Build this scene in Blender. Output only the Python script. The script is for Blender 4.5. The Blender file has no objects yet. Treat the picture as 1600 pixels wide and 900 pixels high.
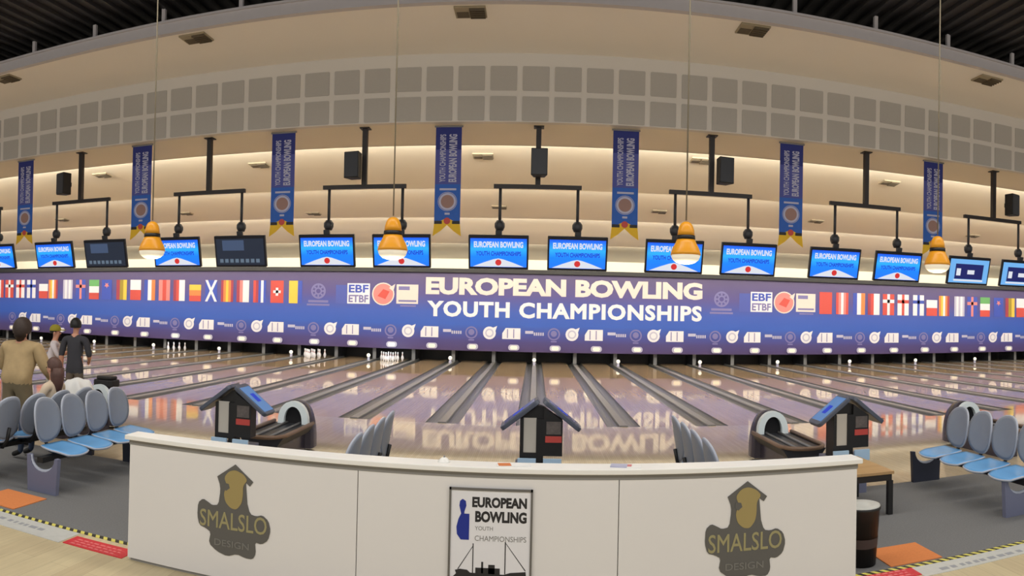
import bpy, bmesh, math, random
from mathutils import Vector, Matrix
random.seed(7)
PI = math.pi
sc = bpy.context.scene
COL = sc.collection

# ------------------------------------------------------------ camera: a swept panorama (cylinder)
H = 2.107
cam = bpy.data.cameras.new('camera')
cam.type = 'PANO'
cam.panorama_type = 'CENTRAL_CYLINDRICAL'
RP, V0 = 1115.07, 477.75
cam.central_cylindrical_radius = 1.0
cam.central_cylindrical_range_u_min = -800 / RP
cam.central_cylindrical_range_u_max = 800 / RP
cam.central_cylindrical_range_v_min = (V0 - 900) / RP
cam.central_cylindrical_range_v_max = V0 / RP
cam.clip_start, cam.clip_end = 0.05, 300
yaw, pitch, roll = -.03267, .01143, .02134
f = Vector((math.sin(yaw) * math.cos(pitch), math.cos(yaw) * math.cos(pitch), math.sin(pitch)))
r0 = Vector((math.cos(yaw), -math.sin(yaw), 0)); u0 = r0.cross(f)
r = math.cos(roll) * r0 + math.sin(roll) * u0
u = -math.sin(roll) * r0 + math.cos(roll) * u0
co = bpy.data.objects.new('camera', cam); COL.objects.link(co)
co.matrix_world = Matrix(((r.x, u.x, -f.x, 0), (r.y, u.y, -f.y, 0), (r.z, u.z, -f.z, H), (0, 0, 0, 1)))
sc.camera = co

# ------------------------------------------------------------ world, lamps, exposure
def lin(c):
    return tuple((v / 255 / 12.92 if v / 255 <= .04045 else ((v / 255 + .055) / 1.055) ** 2.4) for v in c) + (1,)
w = bpy.data.worlds.new('hall_light'); sc.world = w; w.use_nodes = True
w.node_tree.nodes['Background'].inputs[0].default_value = (1.0, .975, .94, 1)
w.node_tree.nodes['Background'].inputs[1].default_value = 0.68
sc.view_settings.view_transform = 'Standard'; sc.view_settings.look = 'None'
sc.view_settings.exposure = 0.0; sc.view_settings.gamma = 1.0; sc.view_settings.use_curve_mapping = False

def area(name, loc, rot, sx, sy, power, color=(1, .93, .82)):
    l = bpy.data.lights.new(name, 'AREA'); l.shape = 'RECTANGLE'; l.size = sx; l.size_y = sy
    l.energy = power; l.color = color
    o = bpy.data.objects.new(name, l); COL.objects.link(o); o.location = loc; o.rotation_euler = rot
    return o
# unseen fill lights added behind the camera for the counter and over the seating
area('concourse_fill', (0, -1.0, 6.6), (math.radians(20), 0, 0), 26, 1.6, 730, (1, .985, .97))
area('seating_fill', (0, 6.5, 7.3), (math.radians(-8), 0, 0), 30, 1.2, 800, (1, .95, .88))
# cove strips hidden behind every ceiling lip, shining towards the pins
LIPS = [(15.5, 5.78, .36), (20.0, 5.60, .34), (25.3, 5.50, .32), (29.4, 4.97, .4)]
COVE = [1560, 1400, 1180, 850]
for i, (ly, lz, st) in enumerate(LIPS):
    area('cove_lamp', (0, ly + .06, lz + .10), (math.radians(128), 0, 0), 60, .10, COVE[i], (1, .955, .83))
for ly, lz, pw in ((15.45, 5.70, 800), (19.93, 5.52, 700), (25.23, 5.42, 400)):
    area('lane_fill', (0, ly, lz), (math.radians(33), 0, 0), 60, .12, pw, (1, .95, .88))  # added fill under soffit and lips to brighten the lanes, not a fixture

# ------------------------------------------------------------ helpers
def nodes(name):
    m = bpy.data.materials.new(name); m.use_nodes = True
    return m, m.node_tree.nodes, m.node_tree.links, m.node_tree.nodes['Principled BSDF']
def mat(name, rgb, rough=.6, metal=0, noise=0, scale=8, emit=0, coat=0, bump=0):
    m, N, L, b = nodes(name)
    c = lin(rgb)
    b.inputs['Base Color'].default_value = c
    b.inputs['Roughness'].default_value = rough; b.inputs['Metallic'].default_value = metal
    b.inputs['Coat Weight'].default_value = coat
    tc = N.new('ShaderNodeTexCoord'); nz = N.new('ShaderNodeTexNoise'); nz.inputs['Scale'].default_value = scale
    nz.inputs['Detail'].default_value = 3
    L.new(tc.outputs['Object'], nz.inputs['Vector'])
    mx = N.new('ShaderNodeMix'); mx.data_type = 'RGBA'
    k = max(noise, .02)
    mx.inputs[6].default_value = tuple(v * (1 - k) for v in c[:3]) + (1,)
    mx.inputs[7].default_value = tuple(min(1, v * (1 + k)) for v in c[:3]) + (1,)
    L.new(nz.outputs['Fac'], mx.inputs[0]); L.new(mx.outputs[2], b.inputs['Base Color'])
    if bump:
        bp = N.new('ShaderNodeBump'); bp.inputs['Strength'].default_value = bump; bp.inputs['Distance'].default_value = .01
        L.new(nz.outputs['Fac'], bp.inputs['Height']); L.new(bp.outputs[0], b.inputs['Normal'])
    if emit:
        b.inputs['Emission Color'].default_value = c; b.inputs['Emission Strength'].default_value = emit
    return m
def wood(name, c1, c2, rough, plank=(.09, 1.6), along='Y', coat=0.0):
    m, N, L, b = nodes(name)
    tc = N.new('ShaderNodeTexCoord'); mp = N.new('ShaderNodeMapping')
    L.new(tc.outputs['Object'], mp.inputs[0])
    mp.inputs['Rotation'].default_value = (0, 0, PI / 2 if along == 'Y' else 0)
    br = N.new('ShaderNodeTexBrick'); L.new(mp.outputs[0], br.inputs[0])
    br.inputs['Scale'].default_value = 1.0; br.inputs['Brick Width'].default_value = plank[1]; br.inputs['Row Height'].default_value = plank[0]
    br.inputs['Mortar Size'].default_value = .0012; br.inputs['Mortar Smooth'].default_value = .3
    br.inputs['Color1'].default_value = lin(c1); br.inputs['Color2'].default_value = lin(c2)
    br.inputs['Mortar'].default_value = lin([v * .72 for v in c1])
    nz = N.new('ShaderNodeTexNoise'); nz.inputs['Scale'].default_value = 3; nz.inputs['Detail'].default_value = 5
    m2 = N.new('ShaderNodeMapping'); m2.inputs['Scale'].default_value = (12, .8, 1) if along == 'Y' else (.8, 12, 1)
    L.new(tc.outputs['Object'], m2.inputs[0]); L.new(m2.outputs[0], nz.inputs[0])
    mx = N.new('ShaderNodeMix'); mx.data_type = 'RGBA'; mx.blend_type = 'MULTIPLY'; mx.inputs[0].default_value = .35
    L.new(br.outputs[0], mx.inputs[6]); L.new(nz.outputs['Color'], mx.inputs[7])
    hs = N.new('ShaderNodeHueSaturation'); hs.inputs['Saturation'].default_value = .95; hs.inputs['Value'].default_value = 1.15
    bw = N.new('ShaderNodeRGBToBW'); L.new(nz.outputs['Color'], bw.inputs[0]); L.new(bw.outputs[0], mx.inputs[7])
    L.new(mx.outputs[2], hs.inputs['Color']); L.new(hs.outputs[0], b.inputs['Base Color'])
    b.inputs['Roughness'].default_value = rough; b.inputs['Coat Weight'].default_value = coat; b.inputs['Coat Roughness'].default_value = .04
    b.inputs['Specular IOR Level'].default_value = .36
    return m
def bars_mat(name, c1, c2, period, skew=1.0, rough=.6):
    """diagonal hazard stripes along x"""
    m, N, L, b = nodes(name)
    tc = N.new('ShaderNodeTexCoord'); sp = N.new('ShaderNodeSeparateXYZ'); L.new(tc.outputs['Object'], sp.inputs[0])
    a = N.new('ShaderNodeMath'); a.operation = 'MULTIPLY_ADD'; a.inputs[1].default_value = skew
    L.new(sp.outputs[1], a.inputs[0]); L.new(sp.outputs[0], a.inputs[2])
    d = N.new('ShaderNodeMath'); d.operation = 'DIVIDE'; d.inputs[1].default_value = period; L.new(a.outputs[0], d.inputs[0])
    fr = N.new('ShaderNodeMath'); fr.operation = 'FRACT'; L.new(d.outputs[0], fr.inputs[0])
    g = N.new('ShaderNodeMath'); g.operation = 'GREATER_THAN'; g.inputs[1].default_value = .5; L.new(fr.outputs[0], g.inputs[0])
    mx = N.new('ShaderNodeMix'); mx.data_type = 'RGBA'; mx.inputs[6].default_value = lin(c1); mx.inputs[7].default_value = lin(c2)
    L.new(g.outputs[0], mx.inputs[0]); L.new(mx.outputs[2], b.inputs['Base Color']); b.inputs['Roughness'].default_value = rough
    return m
def ramp_mat(name, stops, z0, z1, rough=.55, emit=0):
    """colours printed in bands over height"""
    m, N, L, b = nodes(name)
    tc = N.new('ShaderNodeTexCoord'); sp = N.new('ShaderNodeSeparateXYZ'); L.new(tc.outputs['Object'], sp.inputs[0])
    mr = N.new('ShaderNodeMapRange'); mr.inputs[1].default_value = z0; mr.inputs[2].default_value = z1; L.new(sp.outputs[2], mr.inputs[0])
    cr = N.new('ShaderNodeValToRGB'); L.new(mr.outputs[0], cr.inputs[0])
    e = cr.color_ramp.elements
    while len(e) < len(stops): e.new(.5)
    for i, (p, c) in enumerate(stops): e[i].position = p; e[i].color = lin(c)
    L.new(cr.outputs[0], b.inputs['Base Color']); b.inputs['Roughness'].default_value = rough
    if emit: L.new(cr.outputs[0], b.inputs['Emission Color']); b.inputs['Emission Strength'].default_value = emit
    return m

class MB:
    def __init__(s): s.bm = bmesh.new()
    def _add(s, vs, fs, mi=0, M=None, smooth=False):
        b = [s.bm.verts.new(M @ Vector(v) if M else v) for v in vs]
        for f_ in fs:
            try:
                q = s.bm.faces.new([b[i] for i in f_]); q.material_index = mi; q.smooth = smooth
            except ValueError: pass
        return s
    def box(s, x0, x1, y0, y1, z0, z1, mi=0, M=None):
        v = [(x, y, z) for z in (z0, z1) for y in (y0, y1) for x in (x0, x1)]
        return s._add(v, [(0, 2, 3, 1), (4, 5, 7, 6), (0, 1, 5, 4), (2, 6, 7, 3), (0, 4, 6, 2), (1, 3, 7, 5)], mi, M)
    def rbox(s, x0, x1, y0, y1, z0, z1, r_=.02, mi=0, M=None, axis='z', n=5):
        """box with its outline rounded about an axis"""
        if axis == 'z': a0, a1, b0, b1, c0, c1 = x0, x1, y0, y1, z0, z1
        elif axis == 'y': a0, a1, b0, b1, c0, c1 = x0, x1, z0, z1, y0, y1
        else: a0, a1, b0, b1, c0, c1 = y0, y1, z0, z1, x0, x1
        p = []
        for (cx, cy, t) in ((a1 - r_, b1 - r_, 0), (a0 + r_, b1 - r_, 1), (a0 + r_, b0 + r_, 2), (a1 - r_, b0 + r_, 3)):
            for k in range(n + 1):
                an = (t + k / n) * PI / 2; p.append((cx + r_ * math.cos(an), cy + r_ * math.sin(an)))
        return s.prism(p, c0, c1, axis, mi, M)
    def prism(s, p, c0, c1, axis='z', mi=0, M=None, smooth=False):
        def P(a, b, c): return (a, b, c) if axis == 'z' else ((a, c, b) if axis == 'y' else (c, a, b))
        n = len(p)
        v = [P(a, b, c0) for a, b in p] + [P(a, b, c1) for a, b in p]
        fs = [tuple(range(n))[::-1], tuple(range(n, 2 * n))] + [(i, (i + 1) % n, n + (i + 1) % n, n + i) for i in range(n)]
        return s._add(v, fs, mi, M, smooth)
    def cyl(s, p0, p1, r0_, r1_=None, n=16, mi=0, M=None, smooth=True):
        r1_ = r0_ if r1_ is None else r1_
        p0, p1 = Vector(p0), Vector(p1); d = (p1 - p0).normalized()
        a = d.orthogonal().normalized(); b = d.cross(a)
        v = [tuple(p0 + (a * math.cos(t) + b * math.sin(t)) * r0_) for t in [2 * PI * i / n for i in range(n)]]
        v += [tuple(p1 + (a * math.cos(t) + b * math.sin(t)) * r1_) for t in [2 * PI * i / n for i in range(n)]]
        s._add(v, [(i, (i + 1) % n, n + (i + 1) % n, n + i) for i in range(n)], mi, M, smooth)
        v2 = v[:n], v[n:]
        s._add(v2[0], [tuple(range(n))[::-1]], mi, M); s._add(v2[1], [tuple(range(n))], mi, M)
        return s
    def tube(s, pts, r_, n=8, mi=0, M=None, closed=False):
        pts = [Vector(p) for p in pts]; k = len(pts); v = []
        prev = None
        for i, p in enumerate(pts):
            t = (pts[(i + 1) % k] - pts[i - 1]) if (closed or 0 < i < k - 1) else (pts[1] - pts[0] if i == 0 else pts[-1] - pts[-2])
            t.normalize()
            a = t.orthogonal().normalized() if prev is None else (prev - t * prev.dot(t)).normalized()
            prev = a; b = t.cross(a)
            v += [tuple(p + (a * math.cos(2 * PI * j / n) + b * math.sin(2 * PI * j / n)) * r_) for j in range(n)]
        fs = [(i * n + j, i * n + (j + 1) % n, ((i + 1) % k) * n + (j + 1) % n, ((i + 1) % k) * n + j) for i in range(k if closed else k - 1) for j in range(n)]
        if not closed: fs += [tuple(range(n))[::-1], tuple(range((k - 1) * n, k * n))]
        return s._add(v, fs, mi, M, True)
    def lathe(s, prof, c=(0, 0, 0), n=28, mi=0, M=None):
        v = [(c[0] + r_ * math.cos(2 * PI * j / n), c[1] + r_ * math.sin(2 * PI * j / n), c[2] + z) for r_, z in prof for j in range(n)]
        fs = [(i * n + j, i * n + (j + 1) % n, (i + 1) * n + (j + 1) % n, (i + 1) * n + j) for i in range(len(prof) - 1) for j in range(n)]
        return s._add(v, fs, mi, M, True)
    def ball(s, c, rx, ry=None, rz=None, mi=0, M=None, n=16):
        ry = rx if ry is None else ry; rz = rx if rz is None else rz
        v, fs = [], []
        h = n // 2
        for i in range(h + 1):
            t = PI * i / h
            for j in range(n): v.append((c[0] + rx * math.sin(t) * math.cos(2 * PI * j / n), c[1] + ry * math.sin(t) * math.sin(2 * PI * j / n), c[2] + rz * math.cos(t)))
        for i in range(h):
            for j in range(n): fs.append((i * n + j, (i + 1) * n + j, (i + 1) * n + (j + 1) % n, i * n + (j + 1) % n))
        return s._add(v, fs, mi, M, True)
    def build(s, name, mats, parent=None, bevel=0, kind=None, weld=True):
        if weld: bmesh.ops.remove_doubles(s.bm, verts=s.bm.verts, dist=1e-5)
        bmesh.ops.recalc_face_normals(s.bm, faces=s.bm.faces)
        me = bpy.data.meshes.new(name); s.bm.to_mesh(me); s.bm.free()
        for m in (mats if isinstance(mats, (list, tuple)) else [mats]): me.materials.append(m)
        o = bpy.data.objects.new(name, me); COL.objects.link(o); o.parent = parent
        if bevel:
            b = o.modifiers.new('bevel', 'BEVEL'); b.width = bevel; b.segments = 2; b.limit_method = 'ANGLE'
        if kind: o['kind'] = kind
        return o
def T(x=0, y=0, z=0, rx=0, ry=0, rz=0):
    return Matrix.Translation((x, y, z)) @ Matrix.Rotation(rz, 4, 'Z') @ Matrix.Rotation(ry, 4, 'Y') @ Matrix.Rotation(rx, 4, 'X')
def tag(o, label, cat=None, group=None):
    o['label'] = label
    if cat: o['category'] = cat
    if group: o['group'] = group
    return o
def thing(name, label, cat, loc=(0, 0, 0), rz=0, group=None):
    o = bpy.data.objects.new(name, None); COL.objects.link(o); o.location = loc; o.rotation_euler = (0, 0, rz)
    return tag(o, label, cat, group)
def dup(root, loc, label, rz=None, group=None):
    def cp(o, par):
        c = o.copy(); COL.objects.link(c); c.parent = par
        for k in [q for q in KIDS if q.parent == o]: cp(k, c)
        return c
    KIDS = [q for q in COL.objects if q.parent is not None]
    c = cp(root, None); c.location = loc
    if rz is not None: c.rotation_euler = (0, 0, rz)
    c['label'] = label
    if group: c['group'] = group
    return c
def text(name, s, x0, x1, z0, z1, y, material, parent, bold=.0, rot=None, depth=.004, face=-1, spacing=1.0):
    """lettering fitted to a box in the XZ plane, facing -Y"""
    cu = bpy.data.curves.new(name, 'FONT'); cu.body = s; cu.size = 1; cu.bevel_depth = bold; cu.bevel_resolution = 0; cu.extrude = .001; cu.space_character = spacing
    cu.resolution_u = 3
    t = bpy.data.objects.new(name, cu); COL.objects.link(t)
    dg = bpy.context.evaluated_depsgraph_get(); dg.update()
    me = bpy.data.meshes.new_from_object(t.evaluated_get(dg)); bpy.data.objects.remove(t)
    vs = [v.co.copy() for v in me.vertices]
    if rot: vs = [Vector((-v.y, v.x, v.z)) if rot > 0 else Vector((v.y, -v.x, v.z)) for v in vs]
    ax, bx = min(v.x for v in vs), max(v.x for v in vs); ay, by = min(v.y for v in vs), max(v.y for v in vs)
    for v, q in zip(me.vertices, vs):
        v.co = (x0 + (q.x - ax) / (bx - ax) * (x1 - x0), y, z0 + (q.y - ay) / (by - ay) * (z1 - z0))
    dz_ = max(v.z for v in vs) - min(v.z for v in vs) + 1e-9
    for v, q in zip(me.vertices, vs): v.co.y = y - depth / 2 - (q.z / dz_) * depth
    # one object per word, cut at the widest gaps
    ax_ = 2 if rot else 0
    co_ = [v.co.copy() for v in me.vertices]; iv = sorted((min(co_[i][ax_] for i in p.vertices), max(co_[i][ax_] for i in p.vertices)) for p in me.polygons)
    gaps, hi = [], iv[0][1]
    for a_, b_ in iv:
        if a_ > hi: gaps.append((a_ - hi, (a_ + hi) / 2))
        hi = max(hi, b_)
    cuts = sorted(g[1] for g in sorted(gaps, reverse=True)[:s.count(' ')])
    grp = {}
    for p in me.polygons:
        k = sum(p.center[ax_] > c for c in cuts); grp.setdefault(k, []).append(p)
    out = []
    for k in sorted(grp):
        ids = sorted({i for p in grp[k] for i in p.vertices}); mp = {a_: b_ for b_, a_ in enumerate(ids)}
        m2 = bpy.data.meshes.new(name); m2.from_pydata([co_[i] for i in ids], [], [[mp[i] for i in p.vertices] for p in grp[k]]); m2.materials.append(material)
        o = bpy.data.objects.new(name, m2); COL.objects.link(o); o.parent = parent; out.append(o)
    return out[0]
ORD = ['', 'first', 'second', 'third', 'fourth', 'fifth', 'sixth', 'seventh', 'eighth', 'ninth', 'tenth', 'eleventh', 'twelfth', 'thirteenth', 'fourteenth', 'fifteenth', 'sixteenth', 'seventeenth', 'eighteenth']

M = dict(
    canopy=mat('canopy_plaster', (214, 208, 200), .8, noise=.03, scale=.6),
    tile=mat('acoustic_tile', (178, 173, 166), .9, noise=.03, scale=30),
    cove=mat('cove_plaster', (224, 214, 194), .7, noise=.03, scale=.8),
    beam=mat('beam_paint', (196, 190, 192), .6, noise=.04),
    deck=mat('black_deck', (14, 15, 20), .8, noise=.1),
    black=mat('black_paint', (20, 19, 20), .5, noise=.1),
    dark=mat('dark_grey_plastic', (44, 46, 52), .45, noise=.08),
    brownblk=mat('brown_black_metal', (34, 26, 24), .5),
    vent=mat('vent_grille', (92, 80, 62), .7), ventf=mat('vent_frame', (158, 146, 122), .6),
    banner=ramp_mat('printed_masking', [(0, (66, 50, 98)), (.12, (62, 54, 116)), (.34, (38, 80, 172)), (.50, (46, 78, 168)), (.72, (74, 66, 130)), (1, (82, 70, 108))], .52, 3.78, .5),
    white=mat('white_print', (216, 216, 224), .6), cream=mat('cream_print', (210, 200, 194), .6),
    faint=mat('pale_violet_print', (112, 108, 160), .6), faintb=mat('dull_blue_print', (66, 80, 160), .6),
    red=mat('red_print', (190, 70, 62), .6), pink=mat('pale_red_print', (204, 124, 122), .6), orange=mat('orange_print', (210, 122, 64), .6), yellow=mat('yellow_print', (212, 180, 66), .6),
    green=mat('green_print', (96, 160, 96), .6), blue=mat('blue_print', (52, 74, 170), .6), dred=mat('dark_red_print', (150, 52, 70), .6), greyp=mat('grey_print', (176, 176, 200), .6), ink=mat('black_ink', (34, 32, 34), .6),
    olive=mat('olive_print', (150, 130, 40), .6),
    lane=wood('lane_boards', (200, 176, 146), (190, 164, 132), .045, (.027, 3.0), coat=.0),
    appr=wood('approach_boards', (208, 190, 160), (199, 180, 149), .05, (.03, 2.4), coat=.0),
    plank=wood('vinyl_planks', (206, 190, 150), (194, 176, 138), .45, (.18, 1.3)),
    carpet=mat('grey_carpet', (112, 112, 112), .95, noise=.25, scale=60, bump=.3),
    gutter=mat('gutter_grey', (96, 98, 100), .28, noise=.05), cap=mat('capping_grey', (130, 130, 132), .35),
    counter=mat('white_laminate', (224, 221, 218), .55, noise=.02, scale=1.5), ctop=mat('white_worktop', (238, 236, 230), .35),
    seam=mat('panel_seam', (130, 128, 124), .7),
    seatg=mat('grey_seat_shell', (132, 140, 154), .42, noise=.04), rim=mat('pale_seat_rim', (176, 182, 196), .3),
    seatb=mat('blue_seat_pad', (104, 168, 226), .2, noise=.05), ped=mat('grey_pedestal', (112, 116, 140), .5, noise=.04), navy=mat('navy_pedestal', (42, 46, 62), .5, noise=.05),
    amber=mat('amber_enamel', (236, 160, 30), .35, noise=.03), glow=mat('frosted_glow', (244, 234, 210), .5, emit=.35),
    orangemat=mat('orange_carpet_tile', (212, 128, 70), .9, noise=.1, scale=50, bump=.2),
    silver=mat('silver_strip', (196, 196, 190), .4, noise=.12, scale=14), redst=mat('red_sticker', (206, 44, 54), .5, noise=.15, scale=20), redst2=mat('pale_red_lettering', (226, 120, 120), .5),
    stripg=mat('strip_lettering', (150, 152, 156), .6),
    hazard=bars_mat('yellow_black_tape', (214, 204, 96), (48, 46, 38), .085, .6),
    logo=mat('logo_grey', (92, 90, 86), .6), gold=mat('logo_gold', (158, 140, 88), .6), logot=mat('logo_letter', (154, 146, 104), .6), logog=mat('logo_small_letter', (120, 118, 112), .6),
    print=mat('poster_paper', (226, 225, 228), .5), pinblue=mat('poster_blue', (14, 40, 140), .5), frame=mat('frame_grey', (110, 108, 106), .35, metal=.4),
    tv=mat('tv_bezel', (18, 20, 34), .35), skin=mat('skin', (206, 150, 124), .6), wglass=mat('pale_blue_plastic', (176, 206, 232), .35),
    hoodr=mat('hood_rim', (228, 240, 244), .3), hood=mat('dark_glossy_hood', (58, 54, 66), .25), rack=mat('rack_rail', (120, 96, 78), .4), tablew=wood('table_oak', (196, 160, 108), (184, 146, 96), .5, (.1, .8), 'X'),
    paper=mat('white_paper', (232, 230, 226), .7),
)

# ------------------------------------------------------------ setting
MB().box(-34, 34, -8, 5.33, -.1, 0).build('floor', M['plank'], kind='structure')
MB().box(-34, 34, 5.33, 8.12, -.1, 0).build('floor_carpet', M['carpet'], kind='structure')
MB().box(-34, 34, 8.12, 13.5, -.1, 0).build('floor_approach', M['appr'], kind='structure')
MB().box(-34, 34, 13.5, 33, -.3, -.16).build('floor_lane_bed', M['dark'], kind='structure')
MB().box(-34, 34, 31.9, 32.1, -.3, 3.9).build('wall_pit', M['black'], kind='structure')
MB().box(-34, 34, 32.1, 32.3, -.3, 7.6).build('wall_back', M['cove'], kind='structure')
# flat white canopy, bulkhead with square acoustic panels, soffit
b = MB().box(-34, 34, 11.40, 13.62, 7.1, 7.2)
b.build('ceiling_canopy', mat('canopy_white', (244, 238, 230), .85, noise=.02, scale=.6), kind='structure')
bh = MB().box(-34, 34, 13.6, 13.75, 5.78, 7.1)
for row in ((5.80, 6.27), (6.38, 6.85)):
    for k in range(-27, 28):
        x = -.077 + k * .617
        bh.rbox(x - .255, x + .255, 13.588, 13.605, row[0], row[1], .02, 1, axis='y', n=2)
bh.build('wall_bulkhead', [M['canopy'], M['tile']], kind='structure', weld=False)
MB().box(-34, 34, 13.75, 15.5, 5.78, 5.88).build('ceiling_soffit', M['cove'], kind='structure')
MB().box(-34, 34, 11.28, 11.40, 7.08, 7.29).box(-34, 34, 11.24, 11.42, 7.27, 7.31).build('trim_1', M['beam'], kind='structure')
# cove sections: riser behind the lip, then a plane sloping down to the next lip
prev = LIPS + [(32.1, 4.55, 0)]
for i in range(4):
    y0, z0, st = prev[i]; y1, z1 = prev[i + 1][0], prev[i + 1][1]
    p = [(y0 + .0, z0 + .0), (y0 + .03, z0), (y0 + .03, z0 + st - .06)]
    q = MB()
    q.box(-34, 34, y0 - .03, y0 + .03, z0, z0 + st)
    v = [(y0, z0 + st), (y1, z1), (y1, z1 + .08), (y0, z0 + st + .08)]
    q.prism(v, -34, 34, 'x')
    q.build('ceiling_cove', M['cove'], kind='structure')
# dark ribbed deck above everything in front of the beam
d = MB().box(-34, 34, -8, 13.6, 7.62, 7.72)
k = -33.0
while k < 33:
    d.prism([(k, 7.62), (k + .03, 7.56), (k + .11, 7.56), (k + .14, 7.62)], -8, 13.6, 'y')
    k += .28
d.build('ceiling_deck', mat('deck_paint', (22, 22, 28), .5, metal=.2), kind='structure')
MB().box(-34, 34, 29.72, 29.98, 3.79, 3.96).build('trim_2', M['black'], kind='structure')

# steel hangers standing on the canopy edge
def rod_label(n):
    return ('steel hanger post on canopy edge, ' + ORD[abs(n)] + (' left of the picture centre' if n < 0 else ' right of the picture centre'))
hp = None
for i in range(-8, 9):
    if i == 0: continue
    x = -.43 + (i if i < 0 else i) * 1.553
    if hp is None:
        hp = thing('hanger_post', rod_label(i), 'hanger post', (x, 11.34, 7.31), 0, 'hanger posts along the canopy edge')
        MB().box(-.035, .035, -.03, .03, .0, .26).build('post', M['beam'], hp)
        MB().box(-.07, .07, -.05, .05, 0, .02).build('foot_plate', M['beam'], hp)
    else: dup(hp, (x, 11.34, 7.31), rod_label(i))

# air vents
def vent(x, y, z, tilt, label, group, wd=.52, dp=.42):
    t = thing('ceiling_vent', label, 'vent', (x, y, z), 0, group); t.rotation_euler = (tilt, 0, 0)
    MB().box(-wd / 2, wd / 2, -dp / 2, dp / 2, -.03, 0).build('frame', M['ventf'], t)
    g = MB()
    g.box(-wd * .02, wd * .46, -dp * .44, dp * .44, -.045, -.03)
    for k in range(5): g.box(-wd * .02, wd * .46, -dp * .42 + k * dp * .19, -dp * .42 + k * dp * .19 + .03, -.06, -.045)
    g.build('grille', M['vent'], t)
    MB().box(-wd * .44, -wd * .06, -dp * .1, dp * .40, -.04, -.03).build('grille', M['vent'], t)
    return t
names = ['at the far left edge', 'second from the left', 'near the picture centre', 'second from the right', 'at the far right edge']
for i, (x, y) in enumerate([(-10.85, 11.7), (-6.16, 11.72), (-1.17, 11.7), (3.59, 11.68), (8.6, 11.8)]):
    vent(x, y, 7.1, 0, 'square ceiling vent in the upper canopy, ' + names[i], 'vents in the upper canopy')
cv = [(-.7003, .2216, 'above the far left monitors'), (-.7855, .1493, 'beside the leftmost hanging frame'), (-.5373, .1483, 'between the drops of the second frame'), (-.4129, .2179, 'left of the third banner'),
      (-.3244, .1419, 'beside the left drop of the third frame'), (-.0778, .2222, 'right of the central banner'), (-.0536, .1502, 'behind the left drop of the middle frame'), (.2323, .2275, 'left of the speaker on the fifth frame'),
      (.1728, .1505, 'right of the banner beside the middle frame'), (.4129, .1499, 'right of the third banner from the right'), (.5388, .2206, 'right of the sixth frame pole'), (.702, .1474, 'between the drops of the rightmost frame')]
for sx, s, lb in cv:
    # ray meets a sloping section
    for i in range(4):
        y0, z0, st = prev[i]; y1, z1 = prev[i + 1][:2]
        m_ = (z1 - z0 - st) / (y1 - y0); c0 = z0 + st - m_ * y0
        Y = (c0 - H) / (s - m_)
        if y0 < Y < y1:
            vent(sx * Y, Y, c0 + m_ * Y, math.atan(m_), 'small brown cove ceiling vent, ' + lb, 'small vents on the cove ceiling', .5, .36)
            break

# ------------------------------------------------------------ lanes and gutters
W = 1.73
def side(n, what):   # n = 1,2.. or -1,-2..
    return ORD[abs(n)] + (' to the left of the central ' if n < 0 else ' to the right of the central ') + what
ln = None
for i in range(-17, 17):
    x = (i + .5) * W
    lb = 'glossy wooden lane, ' + side(i if i < 0 else i + 1, 'gutter strip')
    if ln is None:
        ln = MB().box(-.54, .54, 13.5, 31.6, -.12, 0.0)
        for k in range(7):
            ax = (k - 3) * .14; ay = 18 + (3 - abs(k - 3)) * .35
            ln.prism([(ax - .03, ay), (ax + .03, ay), (ax, ay + .16)], .0003, .0012, 'z', 1)
        ln = ln.build('bowling_lane', [M['lane'], M['brownblk']]); tag(ln, lb, 'bowling lane', 'bowling lanes'); ln.location = (x, 0, 0)
    else: dup(ln, (x, 0, 0), lb)
gt = None
for i in range(-17, 18):
    lb = ('central grey gutter strip running away behind the middle console' if i == 0 else 'grey double gutter strip, ' + side(i, 'strip'))
    if gt is None:
        gt = thing('gutter_strip', lb, 'gutter', (i * W, 0, 0), 0, 'gutter strips between the lanes')
        for s in (-1, 1):
            g = MB(); n = 8; cx = s * .205
            pr = [(cx + .118 * math.cos(PI + PI * j / n), -.004 + .085 * math.sin(PI + PI * j / n)) for j in range(n + 1)]
            pr2 = pr + [(cx + .12, -.12), (cx - .12, -.12)]
            g.prism(pr2, 13.52, 31.5, 'y')
            g.build('gutter_channel', M['gutter'], gt)
        MB().rbox(-.082, .082, 13.52, 31.5, -.12, .022, .02, axis='y', n=3).build('division_capping', M['cap'], gt)
    else: dup(gt, (i * W, 0, 0), lb)
# pin setter partitions, lane lights and divider lamps
kb = ll = dl = None
for i in range(-17, 18):
    lb = 'grey pit partition ' + ('at the end of the central gutter strip' if i == 0 else side(i, 'one').replace('to the ', '') )
    if kb is None:
        kb = thing('pit_partition', lb, 'partition', (i * W, 30.4, 0), 0, 'partitions between the pin decks')
        MB().box(-.06, .06, 0, 1.4, .03, .9).build('side_board', M['dark'], kb)
        MB().box(-.075, .075, -.02, 0, .03, .62).build('edge_guard', M['cap'], kb)
    else: dup(kb, (i * W, 30.4, 0), lb)
    if i % 2 == 0:
        lb = 'small white lane end lamp, ' + ('on the central gutter strip' if i == 0 else ORD[abs(i) // 2] + (' left' if i < 0 else ' right') + ' of the central one')
        if dl is None:
            dl = thing('lane_end_lamp', lb, 'lamp', (i * W, 29.3, .022), 0, 'white lamps at the far ends of the gutters')
            MB().rbox(-.05, .05, -.04, .04, 0, .16, .02, axis='z').build('lamp_body', M['greyp'], dl)
            MB().ball((0, -.02, .21), .08).build('lens', mat('lens_glow', (255, 250, 235), .3, emit=.6), dl)
        else: dup(dl, (i * W, 29.3, .022), lb)
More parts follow.
